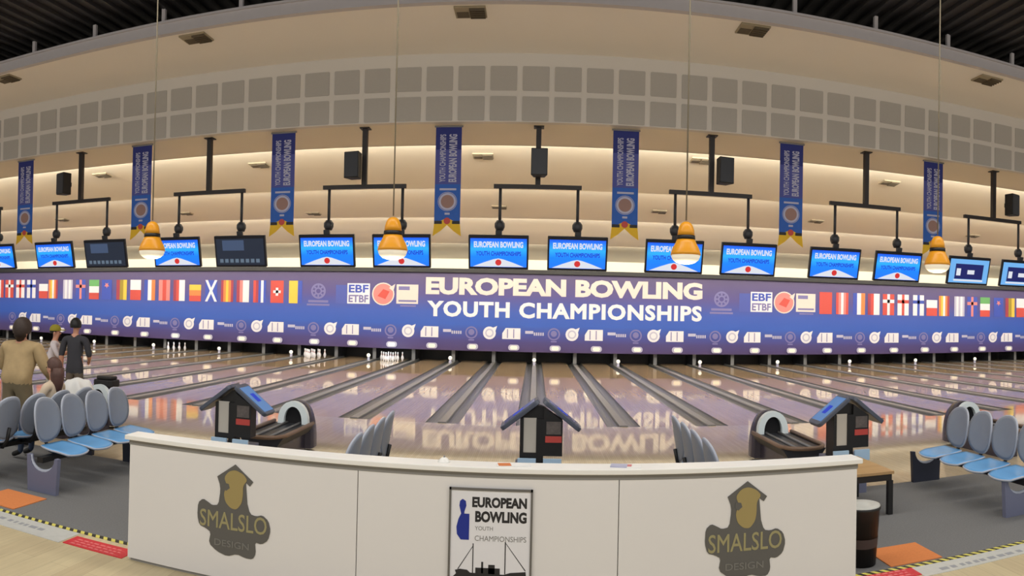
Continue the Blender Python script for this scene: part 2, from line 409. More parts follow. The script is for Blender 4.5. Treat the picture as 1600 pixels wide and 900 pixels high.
for i in range(-17, 17):
    lb = 'pale lane light on masking foot, ' + side(i if i < 0 else i + 1, 'strip').replace('to the ', '')
    if ll is None:
        ll = thing('lane_light', lb, 'lane light', ((i + .5) * W, 29.855, .70), 0, 'lane lights along the masking foot')
        MB().rbox(-.23, .23, -.02, .04, -.12, .12, .11, axis='y').build('housing', M['greyp'], ll)
        MB().rbox(-.15, .15, -.035, -.02, -.08, .08, .07, axis='y').build('lit_number_plate', mat('plate_glow', (236, 230, 216), .4, emit=.12), ll)
    else: dup(ll, ((i + .5) * W, 29.855, .70), lb)
# racks of pins
pin = None
PROF = [(0, 0), (.026, 0), (.03, .01), (.058, .1), (.06, .13), (.052, .17), (.03, .23), (.023, .26), (.025, .3), (.032, .34), (.028, .365), (.014, .38), (0, .381)]
for cx, lb in ((-3.5, 'the brightest rack left of centre'), (-5.5, 'the rack under the left event crest'), (-9.5, 'the rack under the left end of the flags')):
    X0 = cx * W
    for row in range(4):
        for c in range(row + 1):
            loc = (X0 + (c - row / 2) * .305, 29.2 + row * .264, 0)
            L_ = 'white bowling pin standing in ' + lb
            if pin is None:
                pin = thing('bowling_pin', L_, 'bowling pin', loc, 0, 'pins of rack 1')
                MB().lathe(PROF).build('pin_body', M['white'], pin)
                MB().lathe([(.0262, .245), (.0262, .26)]).build('red_band', M['red'], pin)
            else: dup(pin, loc, L_, group='pins standing in ' + lb)
    l = bpy.data.lights.new('pin_deck_lamp', 'AREA'); l.shape = 'RECTANGLE'; l.size = 1.0; l.size_y = .1; l.energy = 5 if cx == -3.5 else 2; l.color = (.75, .95, 1)
    lo = bpy.data.objects.new('pin_deck_lamp', l); COL.objects.link(lo); lo.location = (X0, 28.9, .62); lo.rotation_euler = (math.radians(45), 0, 0)
pin['group'] = 'pins standing in the brightest rack left of centre'

# ------------------------------------------------------------ printed masking across all lanes
mk = thing('masking_banner', 'long blue and violet printed championship banner spanning the far end of the lanes', 'banner', (0, 29.9, 0))
MB().box(-33, 33, 0, .06, .52, 3.79).build('printed_panel', M['banner'], mk)
text('lettering', 'EUROPEAN BOWLING', -4.64, 7.12, 2.86, 3.60, -.004, M['cream'], mk, bold=.05, depth=.01)
text('lettering', 'YOUTH CHAMPIONSHIPS', -4.57, 7.11, 1.93, 2.60, -.004, M['white'], mk, bold=.04, depth=.01, spacing=1.1)
def poly(m_, pts, mi, y=-.012):
    m_._add([(a, y, b_) for a, b_ in pts], [tuple(range(len(pts)))], mi)
def rect(m_, x0, x1, z0, z1, mi, y=-.012): poly(m_, [(x0, z0), (x1, z0), (x1, z1), (x0, z1)], mi, y)
PAL = ['white', 'red', 'pink', 'orange', 'yellow', 'green', 'blue', 'dred', 'greyp', 'olive', 'faint']
PM = [M[k] for k in PAL]; PI_ = {k: i for i, k in enumerate(PAL)}
def flag(kind, x, lb, wd=.62):
    m_ = MB(); z0, z1 = 2.36, 3.36; a, b_ = x - wd / 2, x + wd / 2
    if kind.startswith('short:'): z1 -= .22; kind = kind[6:]
    t = kind.split(':')
    if t[0] == 'v':
        c = t[1].split(','); n = len(c)
        for i, q in enumerate(c): rect(m_, a + (b_ - a) * i / n, a + (b_ - a) * (i + 1) / n, z0, z1, PI_[q])
    elif t[0] == 'h':
        c = t[1].split(','); n = len(c)
        for i, q in enumerate(c): rect(m_, a, b_, z1 - (z1 - z0) * (i + 1) / n, z1 - (z1 - z0) * i / n, PI_[q])
    elif t[0] == 'cross':
        g, c = t[1].split(',')
        rect(m_, a, b_, z0, z1, PI_[g]); rect(m_, x - .07, x + .07, z0, z1, PI_[c], -.016); rect(m_, a, b_, z1 - .42, z1 - .26, PI_[c], -.016)
    elif t[0] == 'x':
        rect(m_, a, b_, z0, z1, PI_['blue'])
        for s in (1, -1):
            poly(m_, [(x - s * wd / 2 * 1.0, z0), (x - s * (wd / 2 - .13), z0), (x + s * wd / 2, z1), (x + s * (wd / 2 - .13), z1)], 0, -.016 - .001 * s)
    elif t[0] == 'plus':
        rect(m_, a, b_, z0, z1, PI_['red']); rect(m_, x - .18, x + .18, 2.80, 2.92, 0, -.016); rect(m_, x - .06, x + .06, 2.68, 3.04, 0, -.016)
    elif t[0] == 'star':
        rect(m_, a, b_, z0, z1, PI_['blue'])
        poly(m_, [(x + (.16 if k % 2 else .07) * math.sin(k * PI / 5), 3.08 + (.16 if k % 2 else .07) * math.cos(k * PI / 5)) for k in range(10)], PI_['pink'], -.016)
    o = m_.build('flag', PM, mk, weld=False); o['label'] = lb
    return o
seq = [('cross:red,white', 'red flag with a white cross'), ('cross:white,red', 'white flag with a red cross'), ('cross:white,blue', 'white flag with a blue cross'), ('short:h:white,red', 'white over red flag'),
       ('v:orange,yellow,white,orange,dred', 'yellow and red striped flag'), ('v:greyp,white,greyp,white,greyp', 'pale grey striped flag'), ('cross:blue,pink', 'blue flag with a pink cross'), ('h:green,white,red', 'green, white and red flag'),
       ('star', 'blue flag with a small star'), ('v:dred,olive,yellow', 'red, olive and yellow flag'), ('h:white,red', 'white and red flag'), ('v:blue,white,orange', 'blue, white and orange flag'), ('v:pink,red,pink', 'red and pink striped flag')]
XL = [-27.14, -26.32, -25.52, -24.65, -23.98, -22.98, -22.14, -21.28, -20.49, -19.59, -18.76, -17.95, -17.12]
XR = [16.13, 16.93, 17.79, 18.56, 19.28, 20.2, 20.99, 21.8, 22.68, 23.45, 24.19]
for x, (k, lb) in zip(XL, seq): flag(k, x, lb)
for x, (k, lb) in zip(XR, seq): flag(k, x, lb)
for x, k, lb in ((-27.9, 'v:red,white,red', 'red and white striped flag'), (-16.31, 'v:dred,red,white,white', 'red and white halved flag'), (-15.45, 'short:h:yellow,orange,red', 'yellow over red flag'), (-14.61, 'x', 'blue flag with a white diagonal cross'),
                 (-13.79, 'v:dred,orange,yellow,orange,dred', 'red flag with a wide yellow stripe'), (-13.0, 'v:dred,pink,white,white', 'dark red and white flag'), (-12.17, 'v:red,dred,blue,white,blue', 'red, white and blue striped flag'),
                 (-11.33, 'plus', 'red flag with a white cross in the middle'), (-10.45, 'v:yellow,yellow,blue', 'yellow and blue flag'),
                 (12.88, 'v:red,red', 'plain red flag'), (13.71, 'v:red,pink,white,pink,red', 'red flag with a pale middle stripe'), (14.57, 'v:blue,white,orange', 'blue, white and orange flag at right'), (15.34, 'v:dred,red,white,white', 'red and white halved flag at right'),
                 (25.0, 'v:blue,white,orange', 'blue, white and orange flag, rightmost'), (25.8, 'v:red,white,red', 'red and white striped flag, rightmost')):
    flag(k, x, lb)
def ring(m_, x, z, r0_, r1_, mi, y=-.012, n=24):
    v = [(x + q * math.cos(2 * PI * j / n), y, z + q * math.sin(2 * PI * j / n)) for q in (r0_, r1_) for j in range(n)]
    m_._add(v, [(j, (j + 1) % n, n + (j + 1) % n, n + j) for j in range(n)], mi)
def disc(m_, x, z, r_, mi, y=-.012, n=24, ey=1):
    poly(m_, [(x + r_ * math.cos(2 * PI * j / n), z + ey * r_ * math.sin(2 * PI * j / n)) for j in range(n)], mi, y)
def event_logos(cx, wb, bl, ba):
    m_ = MB(); ring(m_, cx, 2.92, .26, .34, 0); ring(m_, cx, 2.92, .10, .17, 0)
    for k in range(8): disc(m_, cx + .215 * math.cos(k * PI / 4), 2.92 + .215 * math.sin(k * PI / 4), .045, 0)
    rect(m_, cx - .52, cx + .52, 2.28, 2.36, 0); rect(m_, cx - .46, cx + .46, 2.42, 2.52, 0)
    m_.build('event_crest', M['faint'], mk, weld=False)
    m_ = MB(); rect(m_, bl - .5, bl + .5, 2.40, 3.28, 0); o = m_.build('federation_logo', M['white'], mk)
    text('federation_lettering', 'EBF', bl - .44, bl + .44, 2.88, 3.22, -.016, M['blue'], o, bold=.03, depth=.004)
    text('federation_lettering', 'ETBF', bl - .44, bl + .44, 2.46, 2.78, -.016, M['faint'], o, bold=.03, depth=.004)
    m_ = MB(); disc(m_, ba, 2.84, .46, 0); ring(m_, ba, 2.84, .44, .49, 1, -.014); poly(m_, [(ba - .25, 2.75), (ba, 3.05), (ba + .28, 2.95), (ba + .1, 2.62)], 2, -.016)
    poly(m_, [(ba + .25, 3.1), (ba + .52, 3.28), (ba + .44, 2.95)], 1, -.016)
    m_.build('red_ball_logo', [M['pink'], M['cream'], M['red']], mk, weld=False)
    m_ = MB(); rect(m_, wb - .47, wb + .47, 2.44, 3.26, 0); rect(m_, wb - .38, wb + .1, 3.02, 3.18, 1, -.014); rect(m_, wb - .38, wb + .4, 2.52, 2.6, 1, -.014); rect(m_, wb - .3, wb + .38, 2.32, 2.38, 1)
    m_.build('host_logo', [M['cream'], M['faint']], mk, weld=False)
    m_ = MB(); rect(m_, cx + .8, cx + 1.3, 2.4, 3.2, 0); poly(m_, [(cx + .8, 3.2), (cx + 1.05, 2.9), (cx + 1.3, 3.2)], 0, -.014)
    m_.build('dull_shield', M['faintb'], mk, weld=False)
event_logos(-9.39, -5.43, -7.57, -6.48)
event_logos(7.98, 11.9, 9.8, 10.86)
for k in range(-8, 8):
    X0 = k * 3.46; z = 1.29
    m_ = MB(); disc(m_, X0 + 1.56, z, .27, 0, n=18); ring(m_, X0 + 1.56, z, .12, .18, 1, -.016); poly(m_, [(X0 + 1.66, z + .2), (X0 + 1.88, z + .3), (X0 + 1.8, z + .06)], 0, -.014)
    m_.build('sponsor_ball', [M['white'], M['greyp']], mk, weld=False)
    m_ = MB(); rect(m_, X0 + 2.1, X0 + 2.86, z - .24, z + .0, 0); poly(m_, [(X0 + 2.1, z), (X0 + 2.24, z + .22), (X0 + 2.86, z + .22), (X0 + 2.86, z)], 0); rect(m_, X0 + 2.3, X0 + 2.34, z - .2, z + .18, 1, -.016); rect(m_, X0 + 2.56, X0 + 2.6, z - .2, z + .18, 1, -.016)
    m_.build('sponsor_block', [M['white'], M['faint']], mk, weld=False)
    m_ = MB(); rect(m_, X0 + 3.06, X0 + 3.4, z + .0, z + .12, 0)
    for q in range(5): rect(m_, X0 + 3.42 + q * .09, X0 + 3.48 + q * .09, z - .07, z + .06, 0)
    m_.build('sponsor_line', M['greyp'], mk, weld=False)
    m_ = MB(); ring(m_, X0 + .8, z, .2, .26, 0); disc(m_, X0 + .8, z + .02, .13, 0, n=12); rect(m_, X0 + .68, X0 + .92, z - .34, z - .28, 0)
    m_.build('sponsor_crest', M['faint'], mk, weld=False)

# ------------------------------------------------------------ monitors, frames, speakers, hanging banners
PAIR = 3.46
scr_blue = ramp_mat('screen_blue', [(0, (30, 110, 240)), (.35, (20, 120, 245)), (.6, (40, 160, 255)), (1, (20, 60, 215))], -.3, .3, .3, emit=.85)
def emis(name, rgb, s):
    m, N, L, b = nodes(name); b.inputs['Base Color'].default_value = lin([v * .3 for v in rgb]); b.inputs['Emission Color'].default_value = lin(rgb); b.inputs['Emission Strength'].default_value = s
    nz = N.new('ShaderNodeTexNoise'); nz.inputs['Scale'].default_value = 6
    return m
e_white = emis('screen_white', (236, 240, 250), .85); e_cy = emis('screen_pale_blue', (120, 190, 255), .85); e_red = emis('screen_red', (220, 50, 50), .9)
e_deep = emis('screen_deep_blue', (20, 60, 200), .85); e_navy = emis('screen_navy', (24, 34, 110), .8)
e_dark = emis('screen_dark', (34, 44, 62), .8); e_slate = emis('screen_slate', (70, 88, 120), .8); e_dgrey = emis('screen_grey', (110, 130, 150), .7)
def monitor(label, kind, grp):
    t = thing('monitor', label, 'monitor', (0, 0, 0), 0, grp)
    MB().rbox(-.585, .585, -.03, .03, -.335, .335, .015, axis='y', n=3).box(-.3, .3, .03, .07, -.2, .2).build('casing', M['tv'], t)
    MB().box(-.06, .06, .0, .06, .32, .42).build('bracket', M['dark'], t)
    if kind == 'blue':
        s = MB().box(-.55, .55, -.036, -.03, -.29, .27).build('screen', scr_blue, t)
        text('title', 'EUROPEAN BOWLING', -.48, .48, .09, .21, -.037, e_white, s, bold=.04, depth=.002)
        text('title', 'YOUTH CHAMPIONSHIPS', -.44, .44, -.07, .02, -.037, e_deep, s, bold=.03, depth=.002)
        g = MB(); poly(g, [(-.5, -.285), (.5, -.285), (.28, -.20), (.1, -.14), (0, -.12), (-.1, -.14), (-.28, -.20)], 0, -.038)
        g.build('pale_swoosh', e_white, s)
        g = MB(); disc(g, 0, -.2, .06, 0, -.041); g.build('red_ball', e_red, s)
    elif kind == 'dark':
        s = MB().box(-.55, .55, -.036, -.03, -.29, .27).build('screen', e_dark, t)
        for q in range(8):
            g = MB(); rect(g, -.48 + q * .12, -.40 + q * .12, -.24, -.16, 0, -.038); g.build('score_cell', e_dgrey, s)
        g = MB(); rect(g, -.4, .1, .02, .24, 0, -.038); g.build('score_panel', e_slate, s)
    else:
        s = MB().box(-.55, .55, -.036, -.03, -.29, .27).build('screen', e_cy, t)
        g = MB(); rect(g, -.4, .4, -.2, .16, 0, -.038); g.build('score_panel', e_navy, s)
        for c_ in ((-.36, -.24, -.12, .05), (-.05, .15, -.08, .02), (-.42, .42, -.25, -.21)):
            g = MB(); rect(g, *c_, 0, -.04); g.build('score_cell', e_white, s)
    return t
MONX = [(-.74), (.80)]
first = {}
fr = None
frname = {-4: 'frame beyond the left edge', -3: 'leftmost frame', -2: 'second frame from the left', -1: 'third frame from the left', 0: 'middle frame', 1: 'third frame from the right', 2: 'second frame from the right', 3: 'rightmost frame'}
tilt = math.radians(-14)
for k in range(-4, 4):
    x0 = k * PAIR
    lb = 'black ceiling rig with crossbar and two drops, ' + ('at the far left edge' if k == -4 else frname[k])
    if fr is None:
        fr = thing('ceiling_rig', lb, 'hanging rig', (x0, 13.93, 0), 0, 'hanging monitor rigs')
        MB().box(-.05, .05, -.05, .05, 4.62, 5.76).build('pole', M['brownblk'], fr)
        MB().box(-.10, .10, -.10, .10, 5.76, 5.78).build('ceiling_plate', M['brownblk'], fr)
        MB().box(-.86, .86, -.035, .035, 4.56, 4.64).build('crossbar', M['brownblk'], fr)
        for s in (-.73, .79):
            dr = MB().cyl((s, 0, 3.86), (s, 0, 4.56), .03).cyl((s, 0, 3.64), (s, 0, 3.86), .02).build('drop_tube', M['dark'], fr)
            MB().lathe([(0, -.11), (.07, -.10), (.10, -.03), (.10, .04), (.06, .10), (0, .11)], (s, 0, 3.83)).build('swivel_joint', M['dark'], dr)
    else: dup(fr, (x0, 13.93, 0), lb)
    for j, dx in enumerate((-.74, .80)):
        if k == -4 and j == 0: continue
        kind = 'dark' if (k in (-3, -2) and j == 1) else ('table' if k == 3 else 'blue')
        sd = 'left' if j == 0 else 'right'
        where = 'partly cut by the left picture edge' if k == -4 else f'hanging {sd} on the {frname[k]}'
        lab = {'blue': 'bright blue championship screen ', 'dark': 'dark grey score screen ', 'table': 'pale blue screen with navy score box '}[kind] + where
        loc = (x0 + dx, 13.90, 3.31)
        if kind not in first:
            first[kind] = monitor(lab, kind, 'hanging lane monitors'); first[kind].location = loc
            first[kind].rotation_euler = (-tilt, 0, 0)
            t = first[kind]
        else:
            t = dup(first[kind], loc, lab)
            t.rotation_euler = (-tilt, 0, 0)
# speakers on the frames
sp0 = None
for x, z, rz, lb in ((-10.70, 5.01, -.35, 'left of the leftmost frame pole'), (-3.62, 4.98, -.2, 'left of the third frame pole from the left'), (.02, 5.02, 0, 'in front of the middle frame pole'), (3.66, 5.03, .2, 'right of the third frame pole from the right'), (10.75, 4.96, .35, 'right of the rightmost frame pole')):
    lab = 'black box loudspeaker hung ' + lb
    if sp0 is None:
        sp0 = thing('speaker', lab, 'speaker', (x, 13.68, z), rz, 'loudspeakers on the hanging frames')
        MB().prism([(-.16, -.13), (.16, -.13), (.11, .13), (-.11, .13)], -.26, .26, 'z').build('cabinet', M['black'], sp0, bevel=.012)
        MB().rbox(-.145, .145, -.142, -.13, -.24, .24, .02, axis='y').build('grille', M['dark'], sp0)
        MB().box(-.03, .03, .13, .19, -.05, .05).build('bracket', M['brownblk'], sp0)
    else: dup(sp0, (x, 13.68, z), lab, rz)
# hanging banners
hb = None
deepb = mat('banner_navy', (34, 44, 120), .7, noise=.05); midb = mat('banner_blue', (40, 92, 180), .7, noise=.1, scale=12); purp = mat('banner_violet', (74, 80, 152), .7, noise=.06); tail = mat('banner_yellow', (226, 182, 40), .7)
bn = ['at the far left edge', 'second from the left', 'third from the left', 'left of the middle frame', 'right of the middle frame', 'second from the right', 'at the far right, behind the lamp']
for i, x in enumerate((-12.1, -8.60, -5.18, -1.76, 1.71, 5.15, 8.60)):
    lab = 'narrow blue banner with yellow tail, ' + bn[i]
    if hb is None:
        hb = thing('hanging_banner', lab, 'banner', (x, 13.85, 0), 0, 'blue banners hung between the frames')
        MB().cyl((-.28, 0, 5.755), (.28, 0, 5.755), .018).build('top_rod', M['cap'], hb)
        MB().box(-.255, .255, -.004, .004, 5.30, 5.75, 0).box(-.255, .255, -.004, .004, 4.62, 5.30, 1).box(-.255, .255, -.004, .004, 3.82, 4.62, 2).build('cloth', [deepb, purp, midb], hb, weld=False)
        text('vertical_lettering', 'EUROPEAN BOWLING', .01, .17, 4.66, 5.60, -.006, M['greyp'], hb, bold=.045, rot=1, depth=.003)
        text('vertical_lettering', 'YOUTH CHAMPIONSHIPS', -.17, -.05, 4.66, 5.60, -.006, M['greyp'], hb, bold=.03, rot=1, depth=.003)
        g = MB(); ring(g, 0, 4.28, .13, .17, 0, -.008); disc(g, 0, 4.28, .13, 1, -.0075); ring(g, 0, 4.28, .18, .19, 0, -.008); rect(g, -.05, .05, 4.02, 4.06, 0, -.008); rect(g, -.16, .17, 4.5, 4.54, 0, -.008)
        g.build('round_emblem', [M['greyp'], mat('emblem_brown', (150, 118, 110), .7)], hb, weld=False)
        g = MB(); g.prism([(-.255, 3.84), (-.28, 3.60), (-.13, 3.70), (0, 3.82), (.13, 3.70), (.28, 3.60), (.255, 3.84), (0, 3.96)], -.008, 0, 'y', 0)
        g.build('swallow_tail', tail, hb)
        g = MB(); disc(g, 0, 3.90, .065, 0, -.012); g.build('red_ball', M['red'], hb)
        g = MB(); rect(g, -.25, -.1, 3.84, 3.90, 0, -.011); g.build('dark_patch', M['ink'], hb); g = MB(); rect(g, .1, .25, 3.84, 3.90, 0, -.011); g.build('dark_patch', M['ink'], hb)
    else: dup(hb, (x, 13.85, 0), lab)

# ------------------------------------------------------------ pendant lamps over the seating
pl = None
for x, z, lb in ((-4.785, 2.82, 'leftmost, in front of the second banner'), (-1.636, 2.80, 'left of the centre, in front of a blue screen'), (1.70, 2.82, 'right of the centre, in front of a blue screen'), (5.045, 2.85, 'rightmost, in front of the last banner')):
    lab = 'amber pendant lamp with black band, ' + lb
    if pl is None:
        pl = thing('pendant_lamp', lab, 'pendant lamp', (x, 8, z), 0, 'amber pendant lamps')
        MB().lathe([(.0, .385), (.03, .382), (.058, .365), (.08, .33), (.094, .28), (.10, .225), (.08, .225)]).build('cap', M['amber'], pl)
        MB().lathe([(.08, .225), (.105, .225), (.108, .18), (.08, .18)]).build('band', M['black'], pl)
        MB().lathe([(.08, .18), (.104, .18), (.12, .14), (.15, .085), (.170, .03), (.176, 0), (.168, 0), (.16, .03), (.14, .085), (.11, .14), (.07, .17)]).build('shade', M['amber'], pl)
        MB().lathe([(.166, .005), (.165, -.02), (.15, -.055), (.11, -.085), (.06, -.10), (0, -.105)]).build('diffuser', M['glow'], pl)
        MB().cyl((0, 0, .40), (0, 0, 7.6 - 2.82), .009, n=6).build('cord', mat('cord_grey', (128, 118, 98), .7), pl)
    else: dup(pl, (x, 8, z), lab)
    l = bpy.data.lights.new('pendant_bulb', 'POINT'); l.energy = 12; l.color = (1, .85, .6); l.shadow_soft_size = .08
    lo = bpy.data.objects.new('pendant_bulb', l); COL.objects.link(lo); lo.location = (x, 8, z - .20)

# ------------------------------------------------------------ white counter
ct = thing('counter', 'long white panelled counter with white top, in the foreground', 'counter', (0, 5.0, 0))
for a, b_ in ((-3.155, -1.242), (-1.236, .612), (.618, 2.44)):
    MB().box(a, b_, 0, .022, .02, .996).build('front_panel', M['counter'], ct, bevel=.002)
MB().box(-3.14, 2.43, .022, .03, .03, .99).box(-3.13, 2.42, .01, .026, 0.0, .03).build('carcass', M['seam'], ct)
for a in (-3.155, 2.418): MB().box(a, a + .022, .022, .15, 0, .996).build('end_panel', M['counter'], ct)
MB().box(-3.13, 2.41, .13, .15, 0, .996).build('rear_panel', M['counter'], ct)
MB().box(-3.19, 2.475, -.035, .175, .996, 1.034).build('worktop', M['ctop'], ct, bevel=.006)
MB().box(-3.16, 2.445, -.004, .16, .955, .996).build('overhang_shade', M['seam'], ct)  # grey strip standing in for the shade under the worktop overhang
def logo(cx, cz, s, lb, rise=0):
    P = lambda pts: [((a - 370) * .0050 * s, (797 - q + rise * (a - 370)) * .0051) for a, q in pts]
    out = [(370, 727), (400, 750), (395, 757), (388, 752), (390, 780), (396, 798), (406, 800), (416, 797), (426, 804), (430, 818), (426, 833), (416, 840), (405, 838), (407, 855), (402, 864), (390, 864), (376, 860), (360, 866), (342, 861), (328, 851), (331, 834), (322, 829), (311, 826), (307, 812), (308, 792), (316, 785), (325, 789), (332, 793), (343, 791), (346, 768), (344, 757), (340, 748)]
    def soft(p):
        n_ = len(p); r_ = []
        for i in range(n_):
            (a, b_), (c, d_) = p[i], p[(i + 1) % n_]
            r_ += [(a * .8 + c * .2, b_ * .8 + d_ * .2), (a * .2 + c * .8, b_ * .2 + d_ * .8)]
        return r_
    out = out[:4] + soft(out[4:-1])[:-2] + out[-1:]
    g = MB(); g.prism([(cx + a, cz + q) for a, q in P(out)], -.006, -.0005, 'y')
    o = g.build('logo_badge', M['logo'], ct); o['label'] = lb
    gold = [(352, 748), (360, 738), (371, 735), (384, 740), (391, 748), (384, 757), (384, 772), (382, 784), (374, 794), (364, 793), (355, 785), (352, 772), (357, 760)]
    g = MB(); g.prism([(cx + a, cz + q) for a, q in P(soft(soft(gold)))], -.009, -.006, 'y'); g.build('gold_window', M['gold'], o)
    g = MB(); g.prism([(cx + a, cz + q) for a, q in P([(352, 756), (360, 757), (362, 763), (356, 768), (351, 764)])], -.010, -.009, 'y'); g.build('small_figure', M['logo'], o)
    x0_, z0_ = P([(312, 826)])[0]; x1_, z1_ = P([(424, 800)])[0]
    text('lettering', 'SMALSLO', cx + x0_, cx + x1_, cz + z0_, cz + z1_, -.0062, M['logot'], o, bold=.01, depth=.003)
    x0_, z0_ = P([(338, 852)])[0]; x1_, z1_ = P([(396, 842)])[0]
    text('lettering', 'DESIGN', cx + x0_, cx + x1_, cz + z0_, cz + z1_, -.0062, M['logog'], o, bold=.01, depth=.003)
logo(-2.20, .55, 1.0, 'grey and gold badge on the left panel')
logo(1.555, .562, 1.0, 'grey and gold badge on the right panel')
# items lying on the top
t = thing('leaflet', 'orange and white leaflet lying on the counter behind the poster', 'leaflet', (-.13, 5.07, 1.034), .15)
MB().box(-.12, .12, -.05, .05, 0, .006).build('sheet', M['paper'], t); MB().box(-.11, -.02, -.045, .045, .006, .008).build('orange_print', M['orange'], t)
t = thing('leaflet', 'blue and white printed papers lying right of the poster on the counter', 'papers', (.68, 5.07, 1.034), -.2)
MB().box(-.12, .0, -.05, .05, 0, .008).build('sheet', M['greyp'], t); MB().box(.0, .1, -.06, .05, 0, .006).build('sheet', M['paper'], t); MB().box(.0, .03, -.03, .03, .006, .01).build('red_print', M['pink'], t)
t = thing('bell', 'small white domed bell standing on the counter left of the poster', 'bell', (-.63, 5.10, 1.034))
MB().lathe([(.0, .034), (.02, .03), (.035, .016), (.04, .004), (.045, 0), (0, 0)]).build('dome', M['ctop'], t); MB().cyl((0, 0, .03), (0, 0, .045), .006).build('button', M['cap'], t)

# poster in a snap frame
po = thing('framed_poster', 'grey framed event poster with a blue pin and a steamship, on the counter front', 'poster', (-.281, 4.995, 0))
hw, zt, zb = .2925, .884, .075
fb = MB()
fb.box(-hw, hw, -.014, 0, zt - .016, zt).box(-hw, hw, -.014, 0, zb, zb + .016).box(-hw, -hw + .014, -.014, 0, zb, zt).box(hw - .014, hw, -.014, 0, zb, zt)
fb.build('frame', M['frame'], po, weld=False)
pp = MB().box(-hw + .01, hw - .01, -.006, 0, zb + .01, zt - .01).build('print', M['print'], po)
q = lambda px, py: ((px - 768) * .0045, zt - (py - 761) * .00465)
def ptx(s, x0, x1, y0, y1, m_, bold):
    (a, c), (b_, d_) = q(x0, y1), q(x1, y0); text('lettering', s, a, b_, c, d_, -.0063, m_, pp, bold=bold, depth=.001)
ptx('EUROPEAN', 739, 824, 774, 790, M['ink'], .05); ptx('BOWLING', 744, 824, 795, 812, M['ink'], .05)
ptx('YOUTH', 744, 772, 818, 824, M['seam'], .0); ptx('CHAMPIONSHIPS', 744, 824, 832, 840, M['seam'], .0)
pinp = [(724, 778), (729, 781), (730, 788), (727, 797), (727, 800), (735, 800), (735, 839), (722, 839), (716, 831), (715, 820), (718, 808), (722, 800), (721, 796), (719, 788), (720, 781)]
MB().prism([q(a, b_) for a, b_ in pinp], -.008, -.006, 'y').build('blue_pin_shape', M['pinblue'], pp)
MB().prism([q(a, b_) for a, b_ in [(704.5, 903), (709, 897), (716, 890), (714, 885), (722, 883), (733, 884), (738, 888), (790, 889), (800, 886), (824, 884), (825, 893), (831.5, 899), (831.5, 906), (704.5, 906)]], -.008, -.006, 'y').build('ship_hull', M['ink'], pp)
g = MB()
for a, b_, c, d_ in ((741, 844, 742.5, 888), (791, 840, 792.6, 888), (755, 871, 758, 888), (766, 875, 776, 889), (746, 880, 784, 889)):
    (x0_, z1_), (x1_, z0_) = q(a, b_), q(c, d_); g.box(x0_, x1_, -.0075, -.006, z0_, z1_)
g.prism([q(792, 842), q(793, 842), q(824, 882), q(823, 883)], -.0073, -.006, 'y'); g.prism([q(741, 848), q(742, 848), q(719, 884), q(718, 883)], -.0073, -.006, 'y')
g.build('ship_rigging', M['ink'], pp, weld=False)
MB().prism([q(704.5, 906), q(831.5, 906), q(831.5, 932), q(704.5, 932)], -.0075, -.006, 'y').build('ship_waterline', M['dark'], pp)

# ------------------------------------------------------------ floor strips, tape, stickers, mats
def strip(name, label, cat, x0, x1, y0, y1, z1, m_, z0=0.0, group=None):
    o = MB().box(x0, x1, y0, y1, z0, z1).build(name, m_); tag(o, label, cat, group); return o
strip('hazard_tape', 'yellow and black hazard tape along the carpet edge, left of the counter', 'tape', -8, -3.20, 5.29, 5.35, .003, M['hazard'])
strip('hazard_tape', 'yellow and black hazard tape along the carpet edge, right of the counter', 'tape', 2.5, 9, 5.29, 5.35, .003, M['hazard'])
for x0, x1, sd in ((-8, -3.85, 'left'), (3.1, 9, 'right')):
    t = thing('floor_strip', f'silver lettered strip on the floor at the {sd} of the counter', 'floor strip', (0, 0, 0))
    MB().box(x0, x1, 5.05 if sd == 'right' else 4.96, 5.28, 0, .004).build('strip_plate', M['silver'], t)
    g = MB(); x = x0 + .2
    while x < x1 - .3:
        wd = random.uniform(.03, .09); g.box(x, x + wd, 5.10, 5.16, .004, .005); x += wd + random.uniform(.02, .05)
        if random.random() < .12: x += .3
    g.build('worn_lettering', M['stripg'], t, weld=False)
for x0, x1, y0, y1, sd in ((-3.82, -3.20, 4.98, 5.20, 'left'), (2.52, 3.10, 5.10, 5.28, 'right')):
    t = thing('floor_sticker', f'red floor sticker with pale lettering at the {sd} end of the counter', 'sticker', (0, 0, 0))
    MB().box(x0, x1, y0, y1, 0, .006).build('sticker_sheet', M['redst'], t)
    for rr in range(3):
        g = MB(); x = x0 + .06; g.box(x0 + .05, x1 - .06, y0 + .03 + rr * .055, y0 + .034 + rr * .055, .006, .0066)
        while x < x1 - .1:
            wd = random.uniform(.02, .05); g.box(x, x + wd, y0 + .03 + rr * .055, y0 + .055 + rr * .055, .006, .007); x += wd + .02
        g.build('pale_lettering', M['redst2'], t, weld=False)
strip('floor_mat', 'orange square carpet tile by the left benches', 'mat', -5.36, -4.80, 5.42, 5.96, .008, M['orangemat'], group='orange carpet tiles')
strip('floor_mat', 'orange square carpet tile right of the counter', 'mat', 2.96, 3.48, 5.38, 5.86, .008, M['orangemat'], group='orange carpet tiles')

